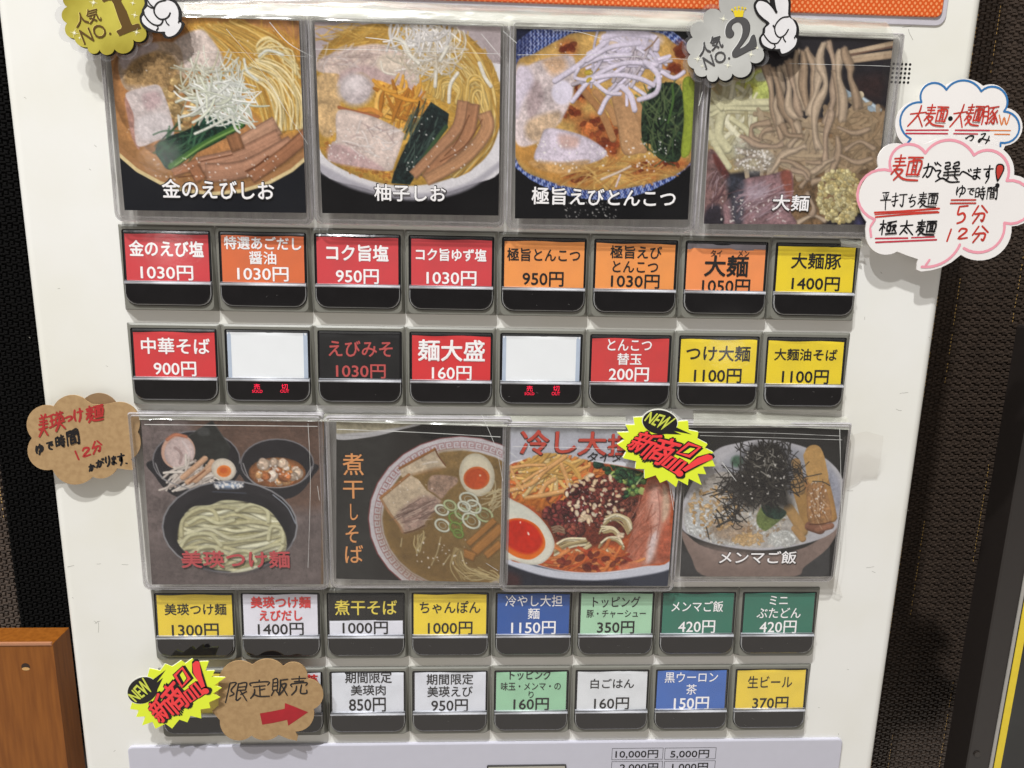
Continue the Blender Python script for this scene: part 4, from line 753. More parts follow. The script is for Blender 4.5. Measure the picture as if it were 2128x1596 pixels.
V,F=plate(rr(x0+.7,y0+.7,x1-.7,y0+29,.4,3),2.2,2.3); obj('slot_plate',V,F,flat('slot_metal',(178,174,160),rough=.3),sl)
# ---------------- buttons ----------------
def D(y,off=0.): return 1.0+.062*y+off
fD=lambda off:(lambda x,y:D(y,off))
n_=5
outer=rr(.12,.1,39.88,36.2,.35,n_); front=rr(1.4,.95,38.6,35.5,[.9,.9,2.2,2.2],n_)
open_=rr(1.6,2.1,38.4,33.9,[.9,.9,5.2,5.2],n_)
V,F=loft([L3(outer,0),L3(outer,.35),L3(front,fD(0)),L3(open_,fD(0)),L3(open_,fD(-.9))],cap1=False)
me_bezel=mesh('button',V,F,M_grey)
well=rr(1.7,2.25,38.3,33.8,[.9,.9,5.1,5.1],n_); w2_=rr(2.0,2.6,38.0,33.5,[.7,.7,4.9,4.9],n_)
V,F=loft([L3(well,fD(-.9)),L3(well,fD(-.45)),L3(w2_,fD(-.3))]); me_key=mesh('key_body',V,F,M_black)
pad=rr(2.35,24.4,37.65,33.2,[.3,.3,4.6,4.6],n_); pad2=rr(2.7,24.5,37.3,32.85,[.3,.3,4.3,4.3],n_)
V,F=loft([L3(pad,fD(-.3)),L3(pad,fD(.9)),L3(pad2,fD(1.15))]); me_pad=mesh('thumb_pad',V,F,M_pad)
rimo=rr(2.05,24.4,37.95,33.5,[.3,.3,4.8,4.8],n_)
V,F=loft([L3(rimo,fD(-.28)),L3(rimo,fD(.7)),L3(pad,fD(.92))],cap1=False); me_rim=mesh('rim',V,F,M_rim)
bar=[];ns=6
V=[];F=[]
for i,a in enumerate(np.linspace(0,math.pi,ns)):
    y=24.25-.95*math.cos(a); d=D(24.2,-.3)+1.75*math.sin(a); V+=[(1.95,y,d),(38.05,y,d)]
for i in range(ns-1): F.append((2*i,2*i+1,2*i+3,2*i+2))
F+=[tuple(range(0,2*ns,2)),tuple(range(1,2*ns,2))[::-1]]
me_bar=mesh('trim_bar',V,F,M_trim)
for p in me_bar.polygons: p.use_smooth=len(p.vertices)==4
def pane_mesh():
    V=[];F=[]; nx=6
    for j,(y,o) in enumerate(((2.5,-.1),(3.3,.35),(23.3,.45))):
        for i in range(nx+1): V.append((2.5+35*i/nx,y,D(y,o)))
    for j in range(2):
        for i in range(nx): a=j*(nx+1)+i; F.append((a,a+1,a+nx+2,a+nx+1))
    return mesh('cover_pane',V,F,M_pane)
me_pane=pane_mesh()
ledm=mat('led_red',(255,30,70),.5,var=.02,emit=.6)
A=(230,450,4.949);B=(640,450,5.067);C_=(1030,450,5.32);Dw=(1400,450,4.949);E5=(240,650,5.067);F6=(640,650,5.067);G7=(1030,650,5.32);H8=(1390,650,4.836)
I1=(260,1200,4.836);J2=(670,1200,5.456);K3=(1010,1200,5.751);L4=(1350,1200,5.19);M5=(250,1340,4.729);N6=(670,1370,5.911);O7=(1010,1370,5.751);Q8=(1350,1370,4.173)
RED=(212,66,72);ORB=(222,112,64);ORA=(244,156,82);YEL=(240,212,44);BLU=(44,88,164);MGR=(172,214,180);DGR=(52,118,98);WHT=(226,228,236)
w,k_,rr_,yy,dr='w','k','r','y','d'
LB=[ # row, col, colour, window, lines (text, x0,x1,y0,y1,bold,ink)
(0,0,RED,A,[("金のえび塩",190,950,250,410,.03,w),("1030円",315,850,505,650,.02,w)]),
(0,1,ORB,A,[("特選あごだし",1165,1955,210,340,.03,w),("醤油",1425,1700,360,490,.02,w),("1030円",1308,1830,520,662,.02,w)]),
(0,2,RED,B,[("コク旨塩",195,845,300,468,.03,w),("950円",298,745,555,705,.02,w)]),
(0,3,RED,B,[("コク旨ゆず塩",1138,1878,340,468,.03,w),("1030円",1252,1772,575,722,.02,w)]),
(0,4,ORA,C_,[("極旨とんこつ",130,935,355,495,.02,k_),("950円",298,748,612,768,.02,k_)]),
(0,5,ORA,C_,[("極旨えび",1272,1840,325,465,.02,k_),("とんこつ",1295,1795,495,618,.02,k_),("1030円",1275,1808,642,790,.02,k_)]),
(0,6,(246,150,88),Dw,[("タイ",385,500,345,412,.02,k_),("メン",668,780,350,412,.02,k_),("大麺",320,765,405,615,.04,k_),("1050円",290,780,645,790,.02,k_)]),
(0,7,YEL,Dw,[("大麺豚",1215,1725,378,538,.02,k_),("1400円",1212,1702,622,760,.02,k_)]),
(1,0,(214,58,62),E5,[("中華そば",270,990,268,435,.02,w),("900円",410,852,515,662,.02,w)]),
(1,1,None,E5,[]),
(1,2,(15,14,16),F6,[("えびみそ",218,890,298,462,.02,dr),("1030円",300,818,543,685,.02,dr)]),
(1,3,(218,52,56),F6,[("麺大盛",1162,1860,290,508,.04,w),("160円",1308,1720,562,705,.02,w)]),
(1,4,None,G7,[]),
(1,5,(212,64,64),G7,[("とんこつ",1242,1728,298,420,.02,w),("替玉",1345,1615,450,575,.02,w),("200円",1252,1690,605,752,.02,w)]),
(1,6,YEL,H8,[("つけ大麺",178,820,335,485,.02,k_),("1100円",252,725,562,700,.02,k_)]),
(1,7,YEL,H8,[("大麵油そば",1065,1695,365,480,.02,k_),("1100円",1135,1600,575,710,.02,k_)]),
(2,0,(238,208,62),I1,[("美瑛つけ麺",395,1015,268,378,.015,k_),("1300円",475,942,462,590,.015,k_)]),
(2,1,(230,228,238),I1,[("美瑛つけ麺",1262,1860,200,308,.05,rr_),("えびだし",1352,1778,332,432,.05,rr_),("1400円",1338,1795,455,575,.015,k_)]),
(2,2,'split',J2,[("煮干そば",140,845,262,425,.015,yy),("1000円",232,742,500,635,.015,k_)]),
(2,3,(244,214,58),J2,[("ちゃんぽん",1105,1790,275,408,.015,k_),("1000円",1198,1700,500,640,.015,k_)]),
(2,4,BLU,K3,[("冷やし大担",235,915,220,350,.01,w),("麵",500,640,370,495,.01,w),("1150円",303,830,522,670,.015,w)]),
(2,5,MGR,K3,[("トッピング",1280,1845,235,360,.01,k_),("豚・チャーシュー",1203,1910,390,478,.01,k_),("350円",1328,1768,522,662,.02,k_)]),
(2,6,DGR,L4,[("メンマご飯",240,795,260,372,.015,w),("420円",308,702,462,592,.015,w)]),
(2,7,DGR,L4,[("ミニ",1300,1495,205,300,.015,w),("ぶたどん",1158,1630,330,435,.015,w),("420円",1185,1578,465,595,.015,w)]),
(3,0,(236,214,70),M5,[]),
(3,1,WHT,M5,[("美瑛",1560,1940,300,400,.04,rr_)]),
(3,2,WHT,N6,[("期間限定",278,850,155,298,.015,k_),("美瑛肉",350,775,320,442,.015,k_),("850円",330,778,472,635,.015,k_)]),
(3,3,WHT,N6,[("期間限定",1280,1852,190,315,.015,k_),("美瑛えび",1290,1845,335,460,.015,k_),("950円",1340,1785,490,635,.015,k_)]),
(3,4,(160,208,172),O7,[("トッピング",285,785,140,250,.02,k_),("味玉・メンマ・の",180,893,280,372,.01,k_),("り",508,568,385,460,.01,k_),("160円",330,748,462,600,.02,k_)]),
(3,5,(228,230,234),O7,[("白ごはん",1252,1770,240,350,.015,k_),("160円",1292,1705,455,590,.015,k_)]),
(3,6,(72,112,190),Q8,[("黒ウーロン",135,595,120,205,.01,w),("茶",318,408,220,305,.01,w),("150円",210,510,325,430,.02,w)]),
(3,7,(244,212,72),Q8,[("生ビール",855,1238,150,248,.01,k_),("370円",890,1198,325,425,.02,k_)])]
INK={'w':M_w,'k':M_k,'r':M_r,'y':M_y,'d':M_dr}
ROWY=(0,41.67,166.74,208.41)
CAP=[("金のえびしお",(0,0,3.224),1085,1840,1205,1335),("柚子しお",(630,0,3.325),490,990,1275,1395),("極旨えびとんこつ",(1040,0,3.325),215,1215,1300,1425),("大麺",(1440,60,3.8),625,920,1310,1440),
 ("美瑛つけ麺",(0,800,3.04),1148,1830,1045,1158),None,None,("メンマご飯",(1380,850,4.0925),468,1130,1205,1318)]
prep([(t_[0],0) for L in LB for t_ in L[4]]+[(s,0) for s in ('10,000円','5,000円','2,000円','1,000円')]+[(c_[0],0) for c_ in CAP if c_]+[(s,0) for s in list('煮干しそば冷大担売切人気2')+['タイタ','新','商','SOLD','OUT','NO.','NEW']])
CN={RED:'red',ORB:'orange',ORA:'light orange',YEL:'yellow'}
lm={}; M_scr=flat('dust_grey',(96,94,92))
def paper(c):
    if c not in lm: lm[c]=mat('label_paper',c,.55,var=.035,vs=60,col2=tuple(max(0,v*.95) for v in c),mask=(.45,.7),bump=.03,bs=60)
    return lm[c]
M_back=mat('blank_window',(228,230,232),.4,var=.02,vs=40,emit=.14)  # blank label windows, with a faint glow added to whiten them
rgb=random.Random(9)
for row,col,c,win,lines in LB:
    cx,cy=-160+40*col,ROWY[row]
    b=bpy.data.objects.new('button',me_bezel); put(b,machine); b.location=((cx-0)/1000,0,-(cy-120)/1000)
    for nm,me in (('key_body',me_key),('thumb_pad',me_pad),('rim',me_rim),('trim_bar',me_bar),('cover_pane',me_pane)):
        put(bpy.data.objects.new(nm,me),b)
    dx,dy=rgb.uniform(-.15,.15),rgb.uniform(-.2,.2); x0,x1,y0,y1=2.7+dx,37.3+dx,3.9+dy,23.4
    if (row,col)==(0,6): y0=5.3
    if row>1: y0-=.9
    def lay(m,y0=y0,y1=y1,off=-.14,x0=x0,x1=x1,wave=.35,nm='label_card'):
        V=[];F=[];nx=16;ph=rgb.uniform(0,6)
        for j,y in enumerate((y0,y0+1.2,(y0+y1)/2,y1)):
            for i in range(nx+1):
                x=x0+(x1-x0)*i/nx; yy_=y+(wave*.5*math.sin(i*.55+ph) if j==0 else 0); V.append((x,yy_,D(y,off)+(.18*math.sin(i*.5+ph) if j==0 else 0)))
        for j in range(3):
            for i in range(nx): a=j*(nx+1)+i; F.append((a,a+1,a+nx+2,a+nx+1))
        return put(bpy.data.objects.new(nm,mesh(nm,V,F,m)),b)
    if c is None:
        lay(M_back,y0=3.5,wave=0); 
        for xa,xb in ((x0,x0+1.6),(x1-1.8,x1)): lay(flat('window_edge',(186,198,216)),x0=xa,x1=xb,y0=3.5,wave=0,off=-.08)
        wn=(E5,1455,1520,750,806,1438,1548,812,842,1746,1812,752,808,1735,1828,810,842) if col==1 else (G7,342,410,808,870,320,428,880,910,636,705,808,870,620,712,876,912)
        L=[]
        for s,q in (('売',wn[1:5]),('SOLD',wn[5:9]),('切',wn[9:13]),('OUT',wn[13:17])):
            V,F=txbox(s,0,wn[0],*q,D(29,1.3)); L.append(([(x-cx,y-cy,D(y-cy,1.25)+(z-D(29,1.3))) for x,y,z in V],F))
        V,F,_=join(L); put(bpy.data.objects.new('sold_out_light',mesh('sold_out_light',V,F,ledm)),b)
    elif c=='split':
        lay(paper((16,15,16)),y1=16.2); lay(paper((228,228,238)),y0=16.0,off=-.16,wave=0)
    elif (row,col)==(0,7) or row==3: lay(paper(c),wave=.1)
    else: lay(paper(c))
    if (row,col)==(0,6): lay(flat('label_gap',(140,134,140)),y0=3.4,y1=7,off=-.2,wave=0,nm='backing_card')
    Lp=[]
    for k in range(rgb.choice((0,1,2,3))):
        x,y,a_,l_=rgb.uniform(5,34),rgb.uniform(26,31.5),rgb.uniform(-.6,.6),rgb.uniform(.3,1.6); Lp.append(([(p[0],p[1],D(p[1],1.2)+.02*k) for p in ribbon([(x,y),(x+l_*math.cos(a_),y+l_*math.sin(a_))],.13,0,caps=False)[0]],[(0,1,3,2)]))
    if Lp: V,F,_=join(Lp); put(bpy.data.objects.new('pad_scratch',mesh('pad_scratch',V,F,M_scr)),b)
    for s,a0,a1,b0,b1,off,ink in lines:
        V,F=txbox(s,off,win,a0,a1,b0,b1,D(13)); zb=D(13); V=[(x-cx,y-cy,D(y-cy,-.09)+(z-zb)) for x,y,z in V]
        put(bpy.data.objects.new('lettering',mesh('lettering',V,F,INK[ink])),b)
# ---------------- printed menu cards in clear sleeves ----------------
M_print=bpy.data.materials.new('photo_print'); M_print.use_nodes=True; t=M_print.node_tree; at=nd(t,'ShaderNodeAttribute'); at.attribute_name='print'; b=t.nodes['Principled BSDF']
t.links.new(at.outputs['Color'],b.inputs['Base Color']); b.inputs['Roughness'].default_value=.42; b.inputs['Specular IOR Level'].default_value=.12
DISH=[("金のえびしお","shrimp-salt ramen print in gold-rimmed bowl under the gold badge"),("柚子しお","yuzu-salt ramen print with orange peel and dark greens in white bowl"),("極旨えびとんこつ","pork-bone ramen print with bean sprouts in blue-patterned bowl"),("大麺","thick noodles lifted by chopsticks print beside the speaker holes"),
("美瑛つけ麺","dipping noodle print with three black bowls and red title"),("煮干しそば","dried-sardine soba print with vertical orange title and patterned bowl"),("冷し大担","chilled red minced-meat noodle print with half egg and red title"),("メンマご飯","rice bowl print heaped with black seaweed and bamboo shoots")]
DC=5.0
# creases and tape edges over the pictures, their glint painted as whitish ribbons
M_cr_=film('crease_glint',haze=.5,rough=.1,gl=2,hcol=(235,235,232),tint=(.97,.97,.97))
CRS={0:[[(470,60),(545,150),(600,240),(640,300)],[(560,46),(600,90),(650,118)],[(400,112),(470,108),(640,118)]],1:[[(655,102),(800,104),(1040,112)],[(760,78),(810,84),(860,96)],[(1000,70),(1042,120)]],2:[[(1075,114),(1240,114),(1440,124)],[(1045,64),(1074,90)],[(1150,64),(1200,66),(1250,80)]],3:[[(1640,132),(1800,136),(1850,138)],[(1460,190),(1452,220)]],
4:[[(640,880),(645,1000),(640,1180)],[(300,882),(480,884),(660,886)],[(660,1010),(664,1040)]],5:[[(1000,860),(1030,930),(1045,1000)],[(700,892),(860,898),(1040,908)],[(1010,1170),(1035,1186)]],6:[[(1065,928),(1180,930),(1300,934)],[(1390,1000),(1400,1060)],[(1060,940),(1075,952)]],7:[[(1450,898),(1600,900),(1745,906)],[(1745,890),(1748,1100),(1735,1196)],[(1455,905),(1750,914)],[(1500,960),(1530,1000)]]}
for i,q in enumerate(QUADS):
    im=PRINTS[i](); N=im.shape[0]; lin=srgb(im*255)*KA; Q=[W(x,y,DC) for x,y in q]; Q=np.array(Q)
    cx,cy=Q.mean(0); T=thing('menu_card',cx,cy,0,DISH[i][1],'menu card','food picture cards on the ticket machine')
    g=np.linspace(0,1,N+1); U,Vv=np.meshgrid(g,g); P=(Q[0]*(1-U[...,None])+Q[1]*U[...,None])*(1-Vv[...,None])+(Q[3]*(1-U[...,None])+Q[2]*U[...,None])*Vv[...,None]
    P=P.reshape(-1,2)-[cx,cy]; co_=np.c_[P[:,0]/1000,np.full(len(P),-DC/1000),-P[:,1]/1000].astype(np.float32)
    a=(np.arange(N)[:,None]*(N+1)+np.arange(N)[None,:]).ravel(); idx=np.c_[a,a+N+1,a+N+2,a+1].astype(np.int32)
    me=bpy.data.meshes.new('photo_print'); me.vertices.add(len(P)); me.vertices.foreach_set('co',co_.ravel()); me.loops.add(idx.size); me.loops.foreach_set('vertex_index',idx.ravel()); me.polygons.add(N*N)
    me.polygons.foreach_set('loop_start',np.arange(0,4*N*N,4,dtype=np.int32)); me.update(calc_edges=True)
    pad=np.pad(lin,((0,1),(0,1),(0,0)),'edge'); pad[1:,1:]=(lin[np.r_[1:N,N-1]][:,np.r_[1:N,N-1]]+lin[:,np.r_[1:N,N-1]]+lin[np.r_[1:N,N-1]]+lin)/4 if 0 else pad[1:,1:]
    ca=me.attributes.new('print','FLOAT_COLOR','POINT'); ca.data.foreach_set('color',np.c_[pad.reshape(-1,3),np.ones((N+1)**2)].astype(np.float32).ravel())
    me.materials.append(M_print); put(bpy.data.objects.new('photo_print',me),T)
    # backing board just behind the print and clear sleeve with stepped rim
    V,F=plate([tuple(p) for p in Q],3.9,DC-.15); obj('backing_card',V,F,paper((196,190,186)),T)
    x0,x1=min(Q[0][0],Q[3][0])-(4.2 if i%4==0 else 2.7),max(Q[1][0],Q[2][0])+(2.7 if i%4<3 else 4.5); y0,y1=Q[:,1].min()-2.2,Q[:,1].max()+(4.6 if i<4 else 3.0)
    if i==7: x1-=4
    if i==4: x1-=3
    R=[1.2,1.2,3.4,3.4]; o0=rr(x0,y0,x1,y1,R); o1=rr(x0+.5,y0+.4,x1-.5,y1-.5,R); o2=rr(x0+1.5,y0+1,x1-1.4,y1-1.7,[1,1,2,2]); o3=rr(x0+1.7,y0+1.2,x1-1.6,y1-1.9,[1,1,2,2])
    inn=[(min(max(x,Q[:,0].min()),Q[:,0].max()),min(max(y,Q[:,1].min()),Q[:,1].max())) for x,y in o3]
    V,F=loft([L3(o0,.5),L3(o0,4.6),L3(o1,5.3)],cap1=False); fm=[0]*len(F)
    V2,F2=loft([L3(o1,5.3),L3(o2,5.3),L3(o3,6.1),L3(rr(x0+2.0,y0+1.6,x1-2.0,y1-2.3,[1,1,2,2]),6.1)],cap1=False)
    nb=len(o1); fm2=[1]*nb+[0]*nb+[1]*nb
    V3,F3=loft([L3(rr(x0+2.0,y0+1.6,x1-2.0,y1-2.3,[1,1,2,2]),6.1)]*1,cap1=True)
    # far wall of the sleeve behind the print: the milky border seen round it
    bk_=rr(x0+.3,y0+.3,x1-.3,y1-.3,R)
    V4,F4=loft([L3(bk_,1.0)]*1,cap1=True)
    V,F,_=join([(V,F),(V2,F2),(V3,F3),(V4,F4)])
    obj('sleeve',V,F,[M_edge,M_border,M_pane2],T,fm=fm+fm2+[2]*len(F3)+[1]*len(F4))
    Lc=[ribbon([W(x,y,6.3) for x,y in catmull(P_,False,5)],.2+.12*(k%2),6.3+.03*k,caps=False) for k,P_ in enumerate(CRS[i])]
    V,F,_=join(Lc); obj('crease',V,F,M_cr_,T)
    if CAP[i]:
        s,win,a0,a1,b0,b1=CAP[i]
        if i!=4:
            V,F=txbox(s,.07,win,a0,a1,b0,b1,DC+.08); obj('title_shadow',V,F,M_k,T)
        e=.03*(a1-a0)*.3
        V,F=txbox(s,.022 if i!=4 else .03,win,a0+(4 if i!=4 else 0),a1-(4 if i!=4 else 0),b0+4,b1-4,DC+.45); obj('title_lettering',V,F,M_w if i!=4 else flat('title_red',(190,76,80)),T)
    if i==5:
        mo_=flat('title_orange',(222,152,92)); wn=(660,850,4.0925)
        for s,a0,a1,b0,b1 in (('煮',215,390,378,562),('干',218,390,612,760),('し',278,342,808,944),('そ',240,346,988,1136),('ば',235,387,1158,1308)):
            V,F=txbox(s,.01,wn,a0,a1,b0,b1,DC+.1); obj('title_lettering',V,F,mo_,T)
    if i==6:
        wn=(1030,850,4.092); mr1=flat('title_red',(196,70,54)); 
        for s,a0,a1,b0,b1 in (('冷',215,450,182,388),('し',510,682,195,372),('大',705,938,195,390),('担',958,1150,215,395)):
            V,F=txbox(s,.05,wn,a0-6,a1+6,b0+6,b1+8,DC+.02); obj('title_shadow',V,F,flat('title_brown',(90,54,50)),T)
            V,F=txbox(s,.04,wn,a0,a1,b0,b1,DC+.3); obj('title_lettering',V,F,mr1,T)
        p=[Wz(wn,x,y,DC+.16) for x,y in ((790,368),(1090,368),(1060,448),(770,448))]; V,F=tx('タイタ',.01,p,DC+.17); obj('title_lettering',V,F,M_k,T)
# ---------------- clear tape ----------------
def tape(name,pts0,pts1,d0,d1,label,m,bulge=.8,seed=1,nu=60,nv=8,rough=.35,group='strips of clear sticky tape'):
    """crumpled film between two picture polylines (upper, lower)"""
    R=np.random.default_rng(seed); A0=np.array([W(x,y,d0) for x,y in pts0]);A1=np.array([W(x,y,d1) for x,y in pts1])
    def samp(P,n):
        L=np.r_[0,np.cumsum(np.hypot(*np.diff(P,axis=0).T))]; t=np.linspace(0,L[-1],n); return np.c_[np.interp(t,L,P[:,0]),np.interp(t,L,P[:,1])]
    a,b=samp(A0,nu),samp(A1,nu); z=vnoise(nu,nv*6,5,R)[:,::6][:,:nv]; z2=vnoise(nu,nv*6,2.2,R)[:,::6][:,:nv]; V=[];F=[]
    for i in range(nu):
        for j in range(nv):
            t=j/(nv-1); p=a[i]*(1-t)+b[i]*t; d=d0*(1-t)+d1*t+bulge*math.sin(math.pi*t)+rough*(z[i,j]*1.6+z2[i,j])
            V.append((p[0],p[1],max(d,.08)))
    for i in range(nu-1):
        for j in range(nv-1): k=i*nv+j; F.append((k,k+1,k+nv+1,k+nv))
    return obj(name,V,F,m,None,smooth=True,label=label,cat='tape',group=group)
tape('clear_tape',[(384,2),(700,-2),(1060,12),(1440,24),(1840,44)],[(384,36),(640,40),(1060,54),(1440,64),(1858,80)],.2,6.0,'long crumpled clear tape along the tops of the upper four menu cards',M_tape,1.2,3,nu=150,nv=10)
tape('clear_tape',[(290,856),(680,858),(1040,862),(1300,864)],[(290,872),(680,876),(1040,886),(1300,892)],.4,6.2,'crumpled clear tape along the tops of the lower left three menu cards',M_tape,.8,7,nu=130)
tape('clear_tape',[(1440,852),(1600,858),(1760,866)],[(1440,884),(1600,886),(1765,893)],.4,6.2,'shiny clear tape along the top of the rice bowl card',M_tape,.8,9,nu=60)
tape('clear_tape',[(1752,908),(1800,896),(1836,906)],[(1752,1018),(1790,998),(1822,994)],5.6,.5,'wrinkled clear tape tab stuck on white paint right of the rice bowl card',M_tape2,.8,4,nu=24,rough=.5)
tape('clear_tape',[(1714,1196),(1740,1204)],[(1722,1222),(1750,1238)],5.6,.6,'small clear tape end at the lower right corner of the rice bowl card',M_tape2,.5,5,nu=10,rough=.5)
tape('clear_tape',[(1380,990),(1440,960),(1500,960)],[(1386,1030),(1450,1020),(1520,990)],6.2,6.4,'crinkled clear tape below the upper new-product sticker',M_tape2,.6,6,nu=24,rough=.5)
tape('clear_tape',[(1744,496),(1790,500)],[(1748,512),(1792,516)],4.2,3.6,'crumpled clear tape scrap on the top of the last first-row button',M_tape,.6,8,nu=16,rough=.5)
tape('clear_tape',[(1840,80),(1862,82)],[(1800,470),(1812,470)],6,.6,'narrow clear tape down the right side of the thick noodle card',M_tape2,.3,12,nu=8,nv=30,rough=.2)
# ---------------- paper cut-outs: common builders ----------------
def cutout(T,win,seq,d,th,m,name='card',n=12,bev=.0):
    P=[Wz(win,x,y,d) for x,y in path(seq,n)]; V,F=plate(P,d-th,d,bev) if th else sheet(P,d); return obj(name,V,F,m,T)
def strokes(T,win,lst,d,m,name='line'):
    L=[]
    for k,(P,w,sm) in enumerate(lst):
        q=catmull(P,False,6) if sm and len(P)>2 else P
        L.append(ribbon([Wz(win,x,y,d) for x,y in q],w/win[2]/4.6,d+.022*k))
    V,F,_=join(L); return obj(name,V,F,m,T)
def starburst(T,win,x,y,r,d,m):
    P=[]
    for k in range(16):
        a=k*math.pi/8+.2; q=r*(1.0 if k%4==0 else .55 if k%2==0 else .14); P.append((x+q*math.cos(a),y+q*math.sin(a)))
    V,F=sheet([Wz(win,a,b,d) for a,b in P],d); return obj('sparkle',V,F,m,T)
def quadtx(T,s,off,win,q,d,m,name='lettering'):
    V,F=tx(s,off,[Wz(win,x,y,d) for x,y in q],d); return obj(name,V,F,m,T)
# gold badge
BW=(120,0,7.6); dB=9.
T=thing('rank_badge',*W(225,20,dB),0,'gold scalloped number one badge with white gloved fist on first menu card','badge','popularity rank badges')
gold=[('a',(130,-130),(80,-10),(148,110)),('a',(148,110),(62,215),(148,365)),('a',(148,365),(118,500),(262,608)),('a',(262,608),(330,710),(470,745)),('a',(470,745),(570,850),(660,785)),('a',(660,785),(780,868),(895,775)),('a',(895,775),(1090,835),(1188,625)),('a',(1188,625),(1330,650),(1385,480)),('a',(1385,480),(1480,330),(1400,180)),('a',(1400,180),(1480,0),(1380,-150)),('a',(1380,-150),(1300,-330),(1120,-380)),('a',(1120,-380),(900,-540),(700,-420)),('a',(700,-420),(450,-500),(350,-330)),('a',(350,-330),(170,-300),(130,-130))]
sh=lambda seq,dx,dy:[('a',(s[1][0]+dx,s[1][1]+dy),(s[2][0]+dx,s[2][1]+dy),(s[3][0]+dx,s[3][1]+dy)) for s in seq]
M_gold=mat('gold_foil',(160,142,42),.26,var=.1,vs=38,metal=.3,spec=.8,bump=.02,bs=900,col2=(240,228,104),mask=(.3,.75))
M_br=flat('brown_foil',(96,72,34),rough=.35); M_gl=flat('pale_gold',(226,208,110)); M_sp=flat('sparkle_white',(250,248,226))
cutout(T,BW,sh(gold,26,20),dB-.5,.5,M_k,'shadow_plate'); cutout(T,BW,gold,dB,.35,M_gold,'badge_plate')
lam=path(gold,8); lc=np.mean(lam,0); P=[(lc[0]+(x-lc[0])*1.16,lc[1]+(y-lc[1])*1.17) for x,y in lam]
V,F=sheet([Wz(BW,x,y,dB-.8) for x,y in P],dB-.8); obj('laminate',V,F,M_lam,T)
one=[(700,-60),(860,-110),(1050,-120),(1000,20),(1085,170),(1160,370),(1180,395),(1250,372),(1285,375),(1318,448),(1150,500),(975,572),(925,500),(930,485),(1000,450),(1010,420),(960,300),(880,60),(850,10),(800,5),(725,35),(700,10)]
V,F=sheet([Wz(BW,x-9,y-4,dB+.05) for x,y in one],dB+.05); obj('numeral_edge',V,F,M_gl,T)
V,F=sheet([Wz(BW,x,y,dB+.1) for x,y in one],dB+.1); obj('numeral',V,F,M_br,T)
for s,q,o in (('人',[(262,235),(430,170),(500,360),(300,440)],.03),('気',[(425,165),(610,115),(700,320),(500,385)],.03),('NO.',[(330,475),(760,355),(850,540),(420,705)],.01)):
    quadtx(T,s,o,BW,[(x-7,y-4) for x,y in q],dB+.05,M_gl,'lettering_edge'); quadtx(T,s,o,BW,q,dB+.1,M_br)
for x,y,r in ((562,38,80),(262,518,80),(345,598,36),(1215,238,66),(1185,45,55),(1243,508,70)): starburst(T,BW,x,y,r,dB+.16,M_sp)
def glove(T,win,outl,inn,lines,d):
    cutout(T,win,outl,d,.45,M_k,'hand_outline',8); h=cutout(T,win,inn,d+.06,0,flat('glove_white',(228,226,228)),'glove_hand',8)
    strokes(T,win,lines,d+.12,M_k,'finger_line')
sm=lambda P:[tuple(p) for p in catmull(P,True,5)]
glove(T,BW,sm([(1370,60),(1330,150),(1325,190),(1292,260),(1300,350),(1350,430),(1430,490),(1560,520),(1640,530),(1690,600),(1790,600),(1920,530),(2000,390),(1985,350),(1955,320),(1955,180),(1900,60),(1820,-30),(1740,-60),(1700,-200),(1560,-300),(1400,-220),(1360,-60)]),
 sm([(1420,90),(1368,160),(1375,215),(1330,280),(1345,360),(1420,430),(1520,478),(1600,500),(1690,500),(1700,540),(1750,578),(1850,545),(1930,450),(1950,370),(1905,330),(1905,180),(1850,60),(1760,10),(1660,-10),(1640,-160),(1560,-240),(1440,-180),(1410,-30)]),
 [([(1700,5),(1600,30),(1540,90),(1520,170),(1545,240),(1610,300),(1690,300),(1750,260),(1775,205)],22,1),([(1415,85),(1470,120),(1520,130)],18,1),([(1360,220),(1420,310),(1500,380),(1590,400),(1640,370),(1665,310)],20,1),([(1700,310),(1720,360),(1755,395)],18,1),([(1565,400),(1585,440),(1560,480)],18,1),([(1905,355),(1930,300)],16,0),([(1410,-10),(1460,70),(1520,120)],18,1)],dB+.3)
# silver badge
SW=(1410,0,7.6); dS=9.
T=thing('rank_badge',*W(1520,90,dS),0,'silver cloud number two badge with crown and victory-sign glove on noodle card','badge','popularity rank badges')
sil=[('a',(700,-160),(640,20),(675,205)),('a',(675,205),(540,135),(408,360)),('a',(408,360),(250,370),(225,590)),('a',(225,590),(130,710),(190,860)),('a',(190,860),(150,1000),(245,1085)),('a',(245,1085),(300,1190),(450,1185)),('a',(450,1185),(550,1290),(622,1185)),('a',(622,1185),(760,1270),(850,1160)),('a',(850,1160),(1070,1200),(1130,965)),('a',(1130,965),(1300,970),(1330,790)),('a',(1330,790),(1500,500),(1430,200)),('a',(1430,200),(1420,-50),(1300,-200)),('a',(1300,-200),(980,-330),(700,-160))]
M_sil=mat('silver_foil',(180,179,175),.26,var=.08,vs=26,metal=.25,spec=.8,bump=.015,bs=900,col2=(230,230,226),mask=(.35,.7))
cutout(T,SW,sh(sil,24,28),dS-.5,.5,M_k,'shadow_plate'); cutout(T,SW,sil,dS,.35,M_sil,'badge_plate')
lam=path(sil,8); lc=np.mean(lam,0); V,F=sheet([Wz(SW,lc[0]+(x-lc[0])*1.13,lc[1]+(y-lc[1])*1.15,dS-.8) for x,y in lam],dS-.8); obj('laminate',V,F,M_lam,T)
M_dg=flat('dark_foil',(84,83,84),rough=.35); M_lg=flat('pale_foil',(226,226,224))
